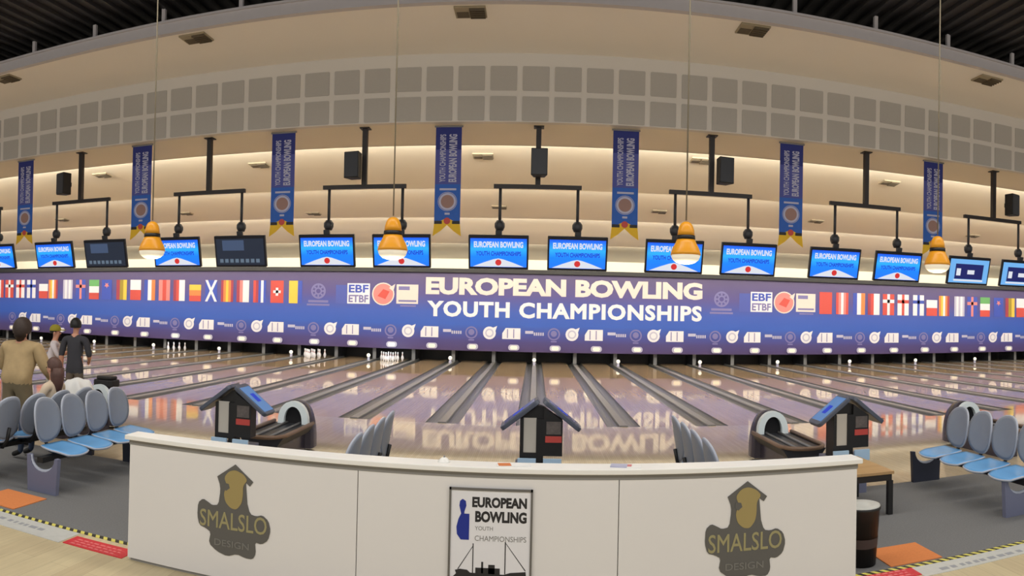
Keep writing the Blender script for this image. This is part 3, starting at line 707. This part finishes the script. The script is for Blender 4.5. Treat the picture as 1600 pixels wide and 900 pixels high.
# ------------------------------------------------------------ benches of four shell seats (local: row along +y, facing +x)
def bench(label, n=4, ped0='ped', ped1='navy', grp='shell seat benches'):
    t = thing('seat_bench', label, 'bench', (0, 0, 0), 0, grp)
    MB().box(-.06, .02, .0, n * .5 + .12, .33, .39).build('carrying_beam', M['black'], t)
    for e, pm in ((.0, ped0), (n * .5 - .04, ped1)):
        # slab with a U-shaped cut at the top
        pts = [(-.19, 0), (.21, 0), (.23, .40), (.20, .40)] + [(.01 + .175 * math.cos(a), .40 - .17 * math.sin(a)) for a in [PI * j / 10 for j in range(11)]] + [(-.18, .40), (-.21, .40)]
        s = MB(); s.prism(pts, e, e + .06, 'y'); o = s.build('pedestal', M[pm], t)
        MB().tube([(.01 + .19 * math.cos(a), e + .03, .395 - .16 * math.sin(a)) for a in [PI * j / 12 for j in range(13)]], .022).build('pale_hoop', M['rim'], o)
    for k in range(n):
        yc = .40 + k * .5
        # seat pad
        s = MB(); nu, nv = 10, 10; v = []
        for th in (0, 1):
            for i in range(nu + 1):
                for j in range(nv + 1):
                    a = i / nu * 2 - 1; b_ = j / nv * 2 - 1
                    q_ = a * math.sqrt(1 - b_ * b_ / 2), b_ * math.sqrt(1 - a * a / 2)
                    X = (q_[0] * .6 + a * .4) * .235 + .02; Y = (q_[1] * .6 + b_ * .4) * .235
                    z = .445 + .012 * (b_ * b_) + (-.03 * max(0, a) ** 2) + .02 * max(0, -a) - th * .028
                    v.append((X, yc + Y, z))
        K = (nu + 1) * (nv + 1); fs = []
        for i in range(nu):
            for j in range(nv):
                p_ = i * (nv + 1) + j
                fs.append((p_, p_ + 1, p_ + nv + 2, p_ + nv + 1)); fs.append((K + p_, K + p_ + nv + 1, K + p_ + nv + 2, K + p_ + 1))
        bd = [j for j in range(nv + 1)] + [i * (nv + 1) + nv for i in range(1, nu + 1)] + [nu * (nv + 1) + j for j in range(nv - 1, -1, -1)] + [i * (nv + 1) for i in range(nu - 1, 0, -1)]
        edge = [v[i] for i in bd]
        for i in range(len(bd)): fs.append((bd[i], bd[(i + 1) % len(bd)], K + bd[(i + 1) % len(bd)], K + bd[i]))
        s._add(v, fs, 0, None, True); st_ = s.build('seat', M['seatb'], t)
        MB().tube([(a, b_, c - .014) for a, b_, c in edge], .012, 6, closed=True).build('seat_rim', M['rim'], st_)
        # oval backrest shell
        s = MB(); v = []; nr, na = 7, 28
        def pt(rr, a, th):
            yy = .232 * rr * math.copysign(abs(math.cos(a)) ** .85, math.cos(a)); zz = .25 * rr * math.copysign(abs(math.sin(a)) ** .85, math.sin(a))
            x_ = -.27 + .045 * (yy / .232) ** 2 * 1.0 - .16 * zz - th * .03
            return (x_, yc + yy, .735 + zz)
        for th in (0, 1):
            v.append(pt(0, 0, th))
            for i in range(1, nr + 1):
                for j in range(na): v.append(pt(i / nr, 2 * PI * j / na, th))
        K = 1 + nr * na; fs = []
        for th in (0, 1):
            o_ = th * K
            for j in range(na): fs.append((o_, o_ + 1 + j, o_ + 1 + (j + 1) % na))
            for i in range(nr - 1):
                for j in range(na): fs.append((o_ + 1 + i * na + j, o_ + 1 + (i + 1) * na + j, o_ + 1 + (i + 1) * na + (j + 1) % na, o_ + 1 + i * na + (j + 1) % na))
        q0 = 1 + (nr - 1) * na
        for j in range(na): fs.append((q0 + j, q0 + (j + 1) % na, K + q0 + (j + 1) % na, K + q0 + j))
        s._add(v, fs, 0, None, True); bk = s.build('backrest', M['seatg'], t)
        MB().tube([((v[q0 + j][0] + v[K + q0 + j][0]) / 2, v[q0 + j][1], v[q0 + j][2]) for j in range(na)], .013, 6, closed=True).build('backrest_rim', M['rim'], bk)
        MB().tube([(-.04, yc, .37), (-.2, yc, .38), (-.27, yc, .48), (-.30, yc, .62)], .022, 8).build('back_support', M['black'], t)
    return t
bn0 = bench('row of grey shell seats with blue pads, left of the counter beside the people')
bn0.location = (-5.02, 6.12, 0)
dup(bn0, (1.90, 6.02, 0), 'grey seat backs seen over the counter, right of the middle console', 0)
bn1 = bench('row of grey shell seats with blue pads, at the right picture edge', ped0='navy', ped1='ped')
bn1.location = (4.95, 8.10, 0); bn1.rotation_euler = (0, 0, PI)
dup(bn1, (-5.93, 8.16, 0), 'row of grey shell seats at the left edge with a seated person', PI)
dup(bn1, (-1.88, 8.22, 0), 'grey seat backs seen over the counter, left of the middle console', PI)

# ------------------------------------------------------------ scoring consoles
cn = None
M_OFF = mat('screen_off', (86, 90, 116), .12)
e_tab = emis('tablet_blue', (110, 160, 225), .55)
for x, lb in ((-3.55, 'left of the centre beside the ball return'), (.06, 'in the middle behind the counter'), (3.72, 'right of the centre above the wooden table')):
    lab = 'black scoring console with two tilted touch screens, ' + lb
    if cn is None:
        cn = thing('scoring_console', lab, 'console', (x, 8.0, 0), 0, 'scoring consoles')
        MB().rbox(-.25, .25, -.16, .22, 0, .44, .03).build('base', M['ped'], cn)
        MB().box(-.22, -.02, -.19, -.16, .40, .53).build('pale_foot', M['wglass'], cn); MB().box(.06, .26, -.19, -.16, .40, .53).build('pale_foot', M['wglass'], cn)
        MB().box(-.20, -.16, -.13, .1, .44, .955).prism([(-.17, .585), (.06, .585), (.06, 1.08), (.0, 1.10), (-.17, .965)], -.09, .05, 'y').box(-.16, .03, -.13, .1, .52, .585).box(-.16, .03, -.13, .1, .52, .585).box(-.02, .06, -.13, .05, .44, .955).build('left_frame', M['black'], cn, weld=False)
        MB().box(-.16, -.02, -.12, -.10, .585, .965).build('white_panel', mat('white_board', (196, 190, 178), .5), cn)
        g = MB().prism([(.06, .55), (.27, .55), (.27, .94), (.06, 1.08)], -.13, .04, 'y').build('advert_column', M['black'], cn)
        MB().box(.08, .26, -.135, -.13, .70, .77).build('red_band', M['red'], g)
        MB().box(.09, .25, -.135, -.13, .79, .93).build('advert_picture', mat('advert_grey', (96, 88, 84), .6, noise=.5, scale=25), g)
        for s in (-1, 1):
            Mx = T(.03 + s * .235, -.0, 1.00, 0, s * math.radians(38), 0)
            a = MB(); a.rbox(-.26, .26, -.17, .17, -.03, .02, .05, 0, Mx); o = a.build('touch_screen', mat('screen_shell', (78, 84, 98), .35), cn, bevel=.008)
            a = MB(); a.box(-.20, .22, -.14, .14, .02, .024, 0, Mx); gl = a.build('display', e_tab, o)
            a = MB(); a.box(-.08, .06, -.05, .06, .024, .026, 0, Mx); a.build('display_window', e_deep, gl)
    else:
        c2 = dup(cn, (x, 8.0, 0), lab)
        if x < 1:        # the middle console's screens are off
            for p_ in COL.objects:
                if p_.parent is not None and p_.parent.parent is c2 and p_.name.startswith('display'):
                    p_.data = p_.data.copy(); p_.data.materials[0] = M_OFF

# ------------------------------------------------------------ ball returns
br = None
for x, lb in ((-6.92, 'behind the left benches beside the standing people'), (-3.46, 'left of the centre beyond the left console'), (0, 'hidden behind the middle console'), (3.46, 'right of the centre beyond the right console'), (6.92, 'behind the right benches')):
    lab = 'dark ball return with pale arched mouth, ' + lb
    if br is None:
        br = thing('ball_return', lab, 'ball return', (x, 10.0, 0), 0, 'ball returns on the approach')
        # hood: rounded dome body with an arched mouth towards the camera
        s = MB(); v = []; sec = [(-.02, .25, .73), (.10, .27, .75), (.24, .27, .73), (.38, .23, .64), (.48, .17, .50), (.54, .10, .38)]
        n = 18
        for (yy, hw_, ht) in sec:
            for j in range(n + 1):
                a = PI * j / n; v.append((-hw_ * math.copysign(abs(math.cos(a)) ** .8, math.cos(a)), yy, .06 + (ht - .06) * math.sin(a) ** .75))
        fs = [(i * (n + 1) + j, i * (n + 1) + j + 1, (i + 1) * (n + 1) + j + 1, (i + 1) * (n + 1) + j) for i in range(len(sec) - 1) for j in range(n)]
        fs.append(tuple(range((len(sec) - 1) * (n + 1), len(sec) * (n + 1)))); fs.append(tuple(range(n, -1, -1)))
        s._add(v, fs, 0, None, True); hd = s.build('hood', M['hood'], br)
        arch = lambda w_, h_, zb_: [(-w_, zb_)] + [(-w_ * math.cos(PI * j / 14), zb_ + (h_ - zb_) * (math.sin(PI * j / 14) ** .8)) for j in range(15)] + [(w_, zb_)]
        outer = arch(.235, .75, .42); inner = arch(.14, .67, .42)
        s = MB(); N_ = len(outer)
        vv = [(a, -.10, b_) for a, b_ in outer] + [(a, -.10, b_) for a, b_ in inner] + [(a, -.01, b_) for a, b_ in outer] + [(a, -.01, b_) for a, b_ in inner]
        ff = []
        for j in range(N_ - 1):
            ff += [(j, j + 1, N_ + j + 1, N_ + j), (2 * N_ + j, 3 * N_ + j, 3 * N_ + j + 1, 2 * N_ + j + 1), (j, 2 * N_ + j, 2 * N_ + j + 1, j + 1), (N_ + j, N_ + j + 1, 3 * N_ + j + 1, 3 * N_ + j)]
        s._add(vv, ff); s.build('mouth_rim', M['hoodr'], hd)
        MB().prism(inner, -.03, -.021, 'y').build('mouth_opening', M['deck'], hd)
        # rack and plinth
        s = MB(); s.rbox(-.17, .17, -1.25, .1, 0, .32, .1); s.build('plinth', M['hood'], br)
        s = MB(); s.prism([(-.30, .42), (.30, .42), (.22, .30), (-.22, .30)], -1.35, 0, 'y'); s.build('tray', M['dark'], br)
        pth = [(-.30, -.05)] + [(-.30, -1.2)] + [(-.30 * math.cos(a), -1.2 - .28 * math.sin(a)) for a in [PI * j / 10 for j in range(1, 10)]] + [(.30, -1.2), (.30, -.05)]
        MB().tube([(a, b_, .445) for a, b_ in pth], .028).build('rack_rail', M['rack'], br)
        MB().tube([(-.1, -.05, .435), (-.1, -1.35, .43)], .018).tube([(.1, -.05, .435), (.1, -1.35, .43)], .018).build('inner_rail', M['cap'], br)
    elif x != 0: dup(br, (x, 10.0, 0), lab)
# towels on the left ball return
tw = thing('towel', 'heap of white towels lying on the ball return behind the left benches', 'towel', (-6.95, 9.38, .475))
s = MB(); v = []; n = 14
for i in range(n + 1):
    for j in range(n + 1):
        a, b_ = i / n * 2 - 1, j / n * 2 - 1; rr = max(abs(a), abs(b_))
        v.append((a * .26 + .03 * math.sin(5 * b_), b_ * .27, .40 * (1 - rr ** 3) + .03 * math.sin(7 * a + 2) * math.cos(6 * b_) + .0))
s._add(v, [(i * (n + 1) + j, (i + 1) * (n + 1) + j, (i + 1) * (n + 1) + j + 1, i * (n + 1) + j + 1) for i in range(n) for j in range(n)], 0, None, True)
o = s.build('cloth', mat('towel_white', (240, 240, 238), .9), tw); sd = o.modifiers.new('t', 'SOLIDIFY'); sd.thickness = .02
t = thing('towel', 'folded black towel lying on the hood of the ball return behind the left benches', 'towel', (-6.92, 10.16, .70))
MB().rbox(-.2, .2, -.15, .15, 0, .12, .07).rbox(-.15, .17, -.13, .11, .12, .18, .06).build('folded_cloth', M['black'], t, bevel=.02)

# ------------------------------------------------------------ low table and bin right of the counter
tb = thing('low_table', 'low oak-topped table with black legs right of the counter', 'table', (3.38, 7.28, 0))
MB().box(-.40, .40, -.46, .46, .44, .475).build('table_top', M['tablew'], tb, bevel=.005)
MB().box(-.38, .38, -.44, .44, .37, .44).build('apron', M['brownblk'], tb)
for a in (-.365, .365):
    for b_ in (-.42, .42): MB().box(a - .028, a + .028, b_ - .028, b_ + .028, 0, .37).build('leg', M['black'], tb)
bi = thing('waste_bin', 'black waste bin with a white liner beside the right end of the counter', 'bin', (2.77, 5.58, 0))
MB().lathe([(0, .01), (.125, .01), (.13, 0), (.16, .47), (.172, .48), (.172, .50), (.155, .50), (.12, .03), (0, .03)]).build('bin_body', M['black'], bi)
MB().lathe([(.165, .495), (.162, .51), (.14, .515), (.09, .50), (.05, .53), (0, .54)]).build('liner', M['silver'], bi)
MB().lathe([(.1415, .16), (.1475, .24)]).build('brown_label', mat('bin_label', (60, 50, 48), .6), bi)

# ------------------------------------------------------------ people
def person(label, loc, rz, J, E_, R_, mats, hair, hem=None):
    """J joints, E_ edges with material index; one skinned surface, hair as a child"""
    root = thing('person', label, 'person', loc, rz)
    me = bpy.data.meshes.new('body'); names_ = list(J)
    me.from_pydata([J[k] for k in names_], [(names_.index(a), names_.index(b_)) for a, b_, _ in E_], [])
    o = bpy.data.objects.new('body', me); COL.objects.link(o)
    sk = o.modifiers.new('skin', 'SKIN'); sk.use_smooth_shade = True; sk.branch_smoothing = .4
    for i, k in enumerate(names_):
        rr = R_[k]; me.skin_vertices[0].data[i].radius = rr if isinstance(rr, tuple) else (rr, rr)
        me.skin_vertices[0].data[i].use_root = (k == 'pelvis')
    ss = o.modifiers.new('sub', 'SUBSURF'); ss.levels = 3; ss.render_levels = 3
    dg = bpy.context.evaluated_depsgraph_get(); dg.update()
    nm = bpy.data.meshes.new_from_object(o.evaluated_get(dg)); bpy.data.objects.remove(o)
    nm.materials.clear()
    for m_ in mats: nm.materials.append(m_)
    segs = [(Vector(J[a]), Vector(J[b_]), (10 + mi) if a in ('pelvis', 'waist') or a[1:] == 'hip' else mi) for a, b_, mi in E_]
    for p_ in nm.polygons:
        c = p_.center; best = 9
        for a, b_, mi in segs:
            ab = b_ - a; tt = max(0, min(1, (c - a).dot(ab) / max(ab.length_squared, 1e-9))); dd = (a + ab * tt - c).length
            if dd < best: best = dd; pick = mi
        p_.material_index = pick if pick < 10 else (pick - 10 if hem is None else (0 if c.z > hem else 1))
        p_.use_smooth = True
    body = bpy.data.objects.new('body', nm); COL.objects.link(body); body.parent = root
    hd = Vector(J['head']); q_ = MB()
    hair(q_, hd); return root, body
def std(sh=1.42, wd=.19, fwd=0.0):
    J = dict(pelvis=(0, 0, .95), waist=(0, 0, 1.1), chest=(0, .01 + fwd, 1.30), collar=(0, fwd, sh + .02), neck=(0, fwd, sh + .09), jaw=(0, fwd + .03, sh + .16), head=(0, fwd + .01, sh + .24), crown=(0, fwd, sh + .31),
             nose=(0, fwd + .125, sh + .205))
    R_ = dict(pelvis=(.155, .12), waist=(.14, .11), chest=(.165, .12), collar=(.10, .08), neck=.055, jaw=.062, head=(.082, .098), crown=(.066, .08), nose=.012)
    for s, n_ in ((-1, 'l'), (1, 'r')):
        J.update({n_ + 'sh': (s * wd, fwd, sh - .01), n_ + 'el': (s * (wd + .07), fwd, sh - .30), n_ + 'wr': (s * (wd + .08), fwd + .06, sh - .55), n_ + 'pa': (s * (wd + .08), fwd + .08, sh - .62),
                  n_ + 'hip': (s * .09, 0, .88), n_ + 'kn': (s * .10, .02, .48), n_ + 'an': (s * .11, 0, .09), n_ + 'toe': (s * .13, .16, .035)})
        R_.update({n_ + 'sh': .062, n_ + 'el': .043, n_ + 'wr': .028, n_ + 'pa': (.036, .016), n_ + 'hip': .088, n_ + 'kn': .058, n_ + 'an': .042, n_ + 'toe': .035})
    return J, R_
def hands(J, R_, E_, mi):
    for s, n_ in ((-1, 'l'), (1, 'r')):
        p = Vector(J[n_ + 'pa']); w_ = Vector(J[n_ + 'wr']); d_ = (p - w_).normalized()
        sd_ = d_.cross(Vector((1, 0, 0))); sd_ = sd_.normalized() if sd_.length > .2 else Vector((0, 1, 0))
        nrm = d_.cross(sd_).normalized()
        for k, (off, ln_) in enumerate(((-.028, .055), (-.010, .068), (.010, .072), (.028, .062))):
            a = p + sd_ * off + d_ * .035; b_ = a + d_ * ln_ * .6 - nrm * .008 * s; c = b_ + d_ * ln_ * .4 - nrm * .02 * s
            for q_, (nm_, v_) in enumerate((('a', a), ('b', b_), ('c', c))): J[f'{n_}f{k}{nm_}'] = tuple(v_); R_[f'{n_}f{k}{nm_}'] = (.010, .009, .008)[q_]
            E_ += [(n_ + 'pa', f'{n_}f{k}a', mi), (f'{n_}f{k}a', f'{n_}f{k}b', mi), (f'{n_}f{k}b', f'{n_}f{k}c', mi)]
        a = w_ + d_ * .03 + sd_ * .035; b_ = a + d_ * .03 + sd_ * .022
        J[n_ + 'ta'] = tuple(a); J[n_ + 'tb'] = tuple(b_); R_[n_ + 'ta'] = .011; R_[n_ + 'tb'] = .009
        E_ += [(n_ + 'wr', n_ + 'ta', mi), (n_ + 'ta', n_ + 'tb', mi)]
def edges(top, bot, skin, shoe, sleeve=None, shank=None):
    sleeve = top if sleeve is None else sleeve; shank = bot if shank is None else shank
    E_ = [('pelvis', 'waist', top), ('waist', 'chest', top), ('chest', 'collar', top), ('collar', 'neck', skin), ('neck', 'jaw', skin), ('jaw', 'head', skin), ('head', 'crown', skin), ('head', 'nose', skin)]
    for n_ in 'lr':
        E_ += [('collar', n_ + 'sh', top), (n_ + 'sh', n_ + 'el', top), (n_ + 'el', n_ + 'wr', sleeve), (n_ + 'wr', n_ + 'pa', skin),
               ('pelvis', n_ + 'hip', bot), (n_ + 'hip', n_ + 'kn', bot), (n_ + 'kn', n_ + 'an', shank), (n_ + 'an', n_ + 'toe', shoe)]
    return E_
def ears_eyes(root, c, dark):
    c = Vector(c)
    for s in (-1, 1):
        g = MB(); g.ball((c.x + s * .086, c.y - .005, c.z - .02), .012, .022, .032, n=10); g.build('ear', M['skin'], root)
        g = MB(); g.ball((c.x + s * .032, c.y + .093, c.z - .005), .013, .008, .008, n=8); g.build('eye', dark, root)
    g = MB(); g.ball((c.x, c.y + .088, c.z - .075), .025, .008, .007, n=10); g.build('mouth', M['dred'], root)
def haircap(name, m_, c, longer=0, par=None, puff=1.0):
    v = MB(); c = Vector(c); n = 20; vs = []; rows = 10
    for i in range(rows + 1):
        t_ = PI * .62 * i / rows
        for j in range(n):
            a = 2 * PI * j / n; fr_ = math.sin(a)    # +y is the face
            tt = t_ * (.62 if fr_ > .5 else (1.0 if fr_ < .1 else .85))
            vs.append((c.x + .098 * puff * math.sin(tt) * math.cos(a), c.y - .008 + .115 * puff * math.sin(tt) * math.sin(a), c.z + .015 + .125 * puff * math.cos(tt)))
    v._add(vs, [(i * n + j, (i + 1) * n + j, (i + 1) * n + (j + 1) % n, i * n + (j + 1) % n) for i in range(rows) for j in range(n)], 0, None, True)
    if longer:
        v.lathe([(.0, .0), (.085, .0), (.095, -.10), (.085, -longer * .6), (.05, -longer), (0, -longer - .02)], (c.x, c.y - .065, c.z), 16)
    return v.build(name, m_, par)
khaki = mat('khaki_jacket', (176, 152, 112), .85, noise=.18, scale=9, bump=.3); olive_t = mat('olive_trousers', (120, 108, 84), .9, noise=.15, scale=9, bump=.3); brown = mat('dark_brown_hair', (52, 38, 32), .6, noise=.3, scale=30)
hairm = mat('chestnut_hair', (84, 56, 48), .55, noise=.3, scale=30); shoe = M['black']; cream_j = mat('cream_top', (206, 188, 164), .85, noise=.08); capm = mat('mustard_cap', (150, 140, 40), .8); greyt = mat('charcoal_shirt', (58, 58, 64), .85, noise=.08)
shorts = mat('taupe_shorts', (104, 92, 80), .85); jean = mat('slate_trousers', (60, 74, 98), .85); lgt = mat('pale_grey_trousers', (170, 168, 160), .85); whit = mat('white_shirt', (216, 206, 208), .85); blk = mat('black_hair', (16, 14, 14), .5, noise=.3, scale=30)
# person in the khaki jacket, bending slightly over the bench, back to the camera
J, R_ = std(1.46, .25, .10)
for k in ('waist', 'chest'): R_[k] = {'waist': (.31, .20), 'chest': (.33, .22)}[k]
R_['pelvis'] = (.28, .2); R_['collar'] = (.22, .14)
for n_, s in (('l', -1), ('r', 1)):
    R_[n_ + 'sh'] = .12; R_[n_ + 'el'] = .09; R_[n_ + 'wr'] = .055; R_[n_ + 'hip'] = .16; R_[n_ + 'kn'] = .115; R_[n_ + 'an'] = .07
    J[n_ + 'sh'] = (s * .27, .1, 1.45); J[n_ + 'el'] = (s * .40, .14, 1.16); J[n_ + 'wr'] = (s * .34, .38, 1.0); J[n_ + 'pa'] = (s * .33, .45, .97)
J['rkn'] = (.13, .08, .5); J['lkn'] = (-.14, .0, .48)
E_ = edges(0, 1, 2, 3); hands(J, R_, E_, 2)
root, body = person('person in a khaki jacket and olive trousers standing at the left edge, back turned', (-6.93, 7.85, 0), .1, J, E_, R_, [khaki, olive_t, M['skin'], shoe], lambda a, b_: None, .93)
haircap('hair', brown, J['head'], .16, root, 1.45); ears_eyes(root, J['head'], M['ink'])
# standing person in charcoal, beyond the ball return
J, R_ = std(1.47, .2)
for s, n_ in ((-1, 'l'), (1, 'r')):
    R_[n_ + 'sh'] = .075; R_[n_ + 'el'] = .055
J['rel'] = (.27, .02, 1.18); J['rwr'] = (.2, .2, 1.05); J['rpa'] = (.16, .26, 1.04)
R_['waist'] = (.17, .12); R_['chest'] = (.19, .13); R_['pelvis'] = (.17, .13); R_['lhip'] = R_['rhip'] = .1
E_ = edges(0, 1, 2, 3, 2, 2); hands(J, R_, E_, 2)
root, body = person('person in a charcoal shirt and taupe shorts with black hair standing on the approach', (-7.72, 10.3, 0), .25, J, E_, R_, [greyt, shorts, M['skin'], shoe], lambda a, b_: None, .86)
haircap('hair', blk, J['head'], 0, root, 1.08); ears_eyes(root, J['head'], M['ink'])
# person in the mustard cap, turned towards the one in charcoal
J, R_ = std(1.33, .18, .08)
J['lel'] = (-.23, .18, 1.12); J['lwr'] = (-.1, .36, 1.2); J['lpa'] = (-.05, .41, 1.23); J['rel'] = (.23, .2, 1.12); J['rwr'] = (.1, .38, 1.22); J['rpa'] = (.05, .43, 1.25)
E_ = edges(0, 1, 2, 3, 2); hands(J, R_, E_, 2)
root, body = person('person in a mustard cap and white shirt, head turned, beside the one in charcoal', (-8.45, 10.5, 0), -1.1, J, E_, R_, [whit, lgt, M['skin'], shoe], lambda a, b_: None)
haircap('hair', blk, J['head'], 0, root, .97); ears_eyes(root, J['head'], M['ink'])
c = J['head']; g = MB(); g.lathe([(0, .14), (.06, .13), (.1, .09), (.112, .04), (.11, .02)], (c[0], c[1] - .005, c[2]), 20); g.prism([(-.08, .08), (.08, .08), (.06, .18), (0, .20), (-.06, .18)], c[2] + .03, c[2] + .045, 'z', 0, T(c[0], c[1], 0)); g.build('cap', capm, root)
# seated person with long chestnut hair, facing left
J, R_ = std(1.42, .17)
dz = -.45
for k in list(J):
    a, b_, c = J[k]
    if k in ('pelvis', 'waist', 'chest', 'collar', 'neck', 'jaw', 'head', 'crown', 'nose') or k[1:] in ('sh', 'el', 'wr', 'pa'): J[k] = (a, b_, c + dz + .05)
for s, n_ in ((-1, 'l'), (1, 'r')):
    J[n_ + 'hip'] = (s * .09, .06, .54); J[n_ + 'kn'] = (s * .11, .44, .54); J[n_ + 'an'] = (s * .11, .46, .10); J[n_ + 'toe'] = (s * .12, .60, .035)
    J[n_ + 'el'] = (s * .24, .06, .80); J[n_ + 'wr'] = (s * .16, .26, .70); J[n_ + 'pa'] = (s * .13, .33, .69)
J['pelvis'] = (0, 0, .56)
for k in ('chest', 'waist'): R_[k] = (.17, .12)
E_ = edges(0, 1, 2, 3); hands(J, R_, E_, 2)
root, body = person('person with long chestnut hair and cream top seated on the left bench, back turned', (-5.86, 7.37, 0), PI / 2, J, E_, R_, [cream_j, jean, M['skin'], shoe], lambda a, b_: None)
haircap('hair', hairm, J['head'], .34, root, 1.0); ears_eyes(root, J['head'], M['ink'])
# bag and jacket on the near seat of that row
bg = thing('bag', 'black sports bag with a pale blue cloth on the nearest seat at the left edge', 'bag', (-6.0, 6.42, .475))
MB().rbox(-.2, .2, -.2, .2, 0, .26, .09, axis='y').build('bag_body', M['black'], bg, bevel=.02)
MB().tube([(-.12, -.14, .25), (-.1, -.14, .34), (.1, -.14, .34), (.12, -.14, .25)], .014).build('handle', M['dark'], bg)
cl = MB().rbox(-.14, .12, -.12, .12, .26, .31, .05).rbox(-.1, .08, -.1, .1, .31, .35, .05).build('pale_cloth', M['wglass'], bg, bevel=.015)
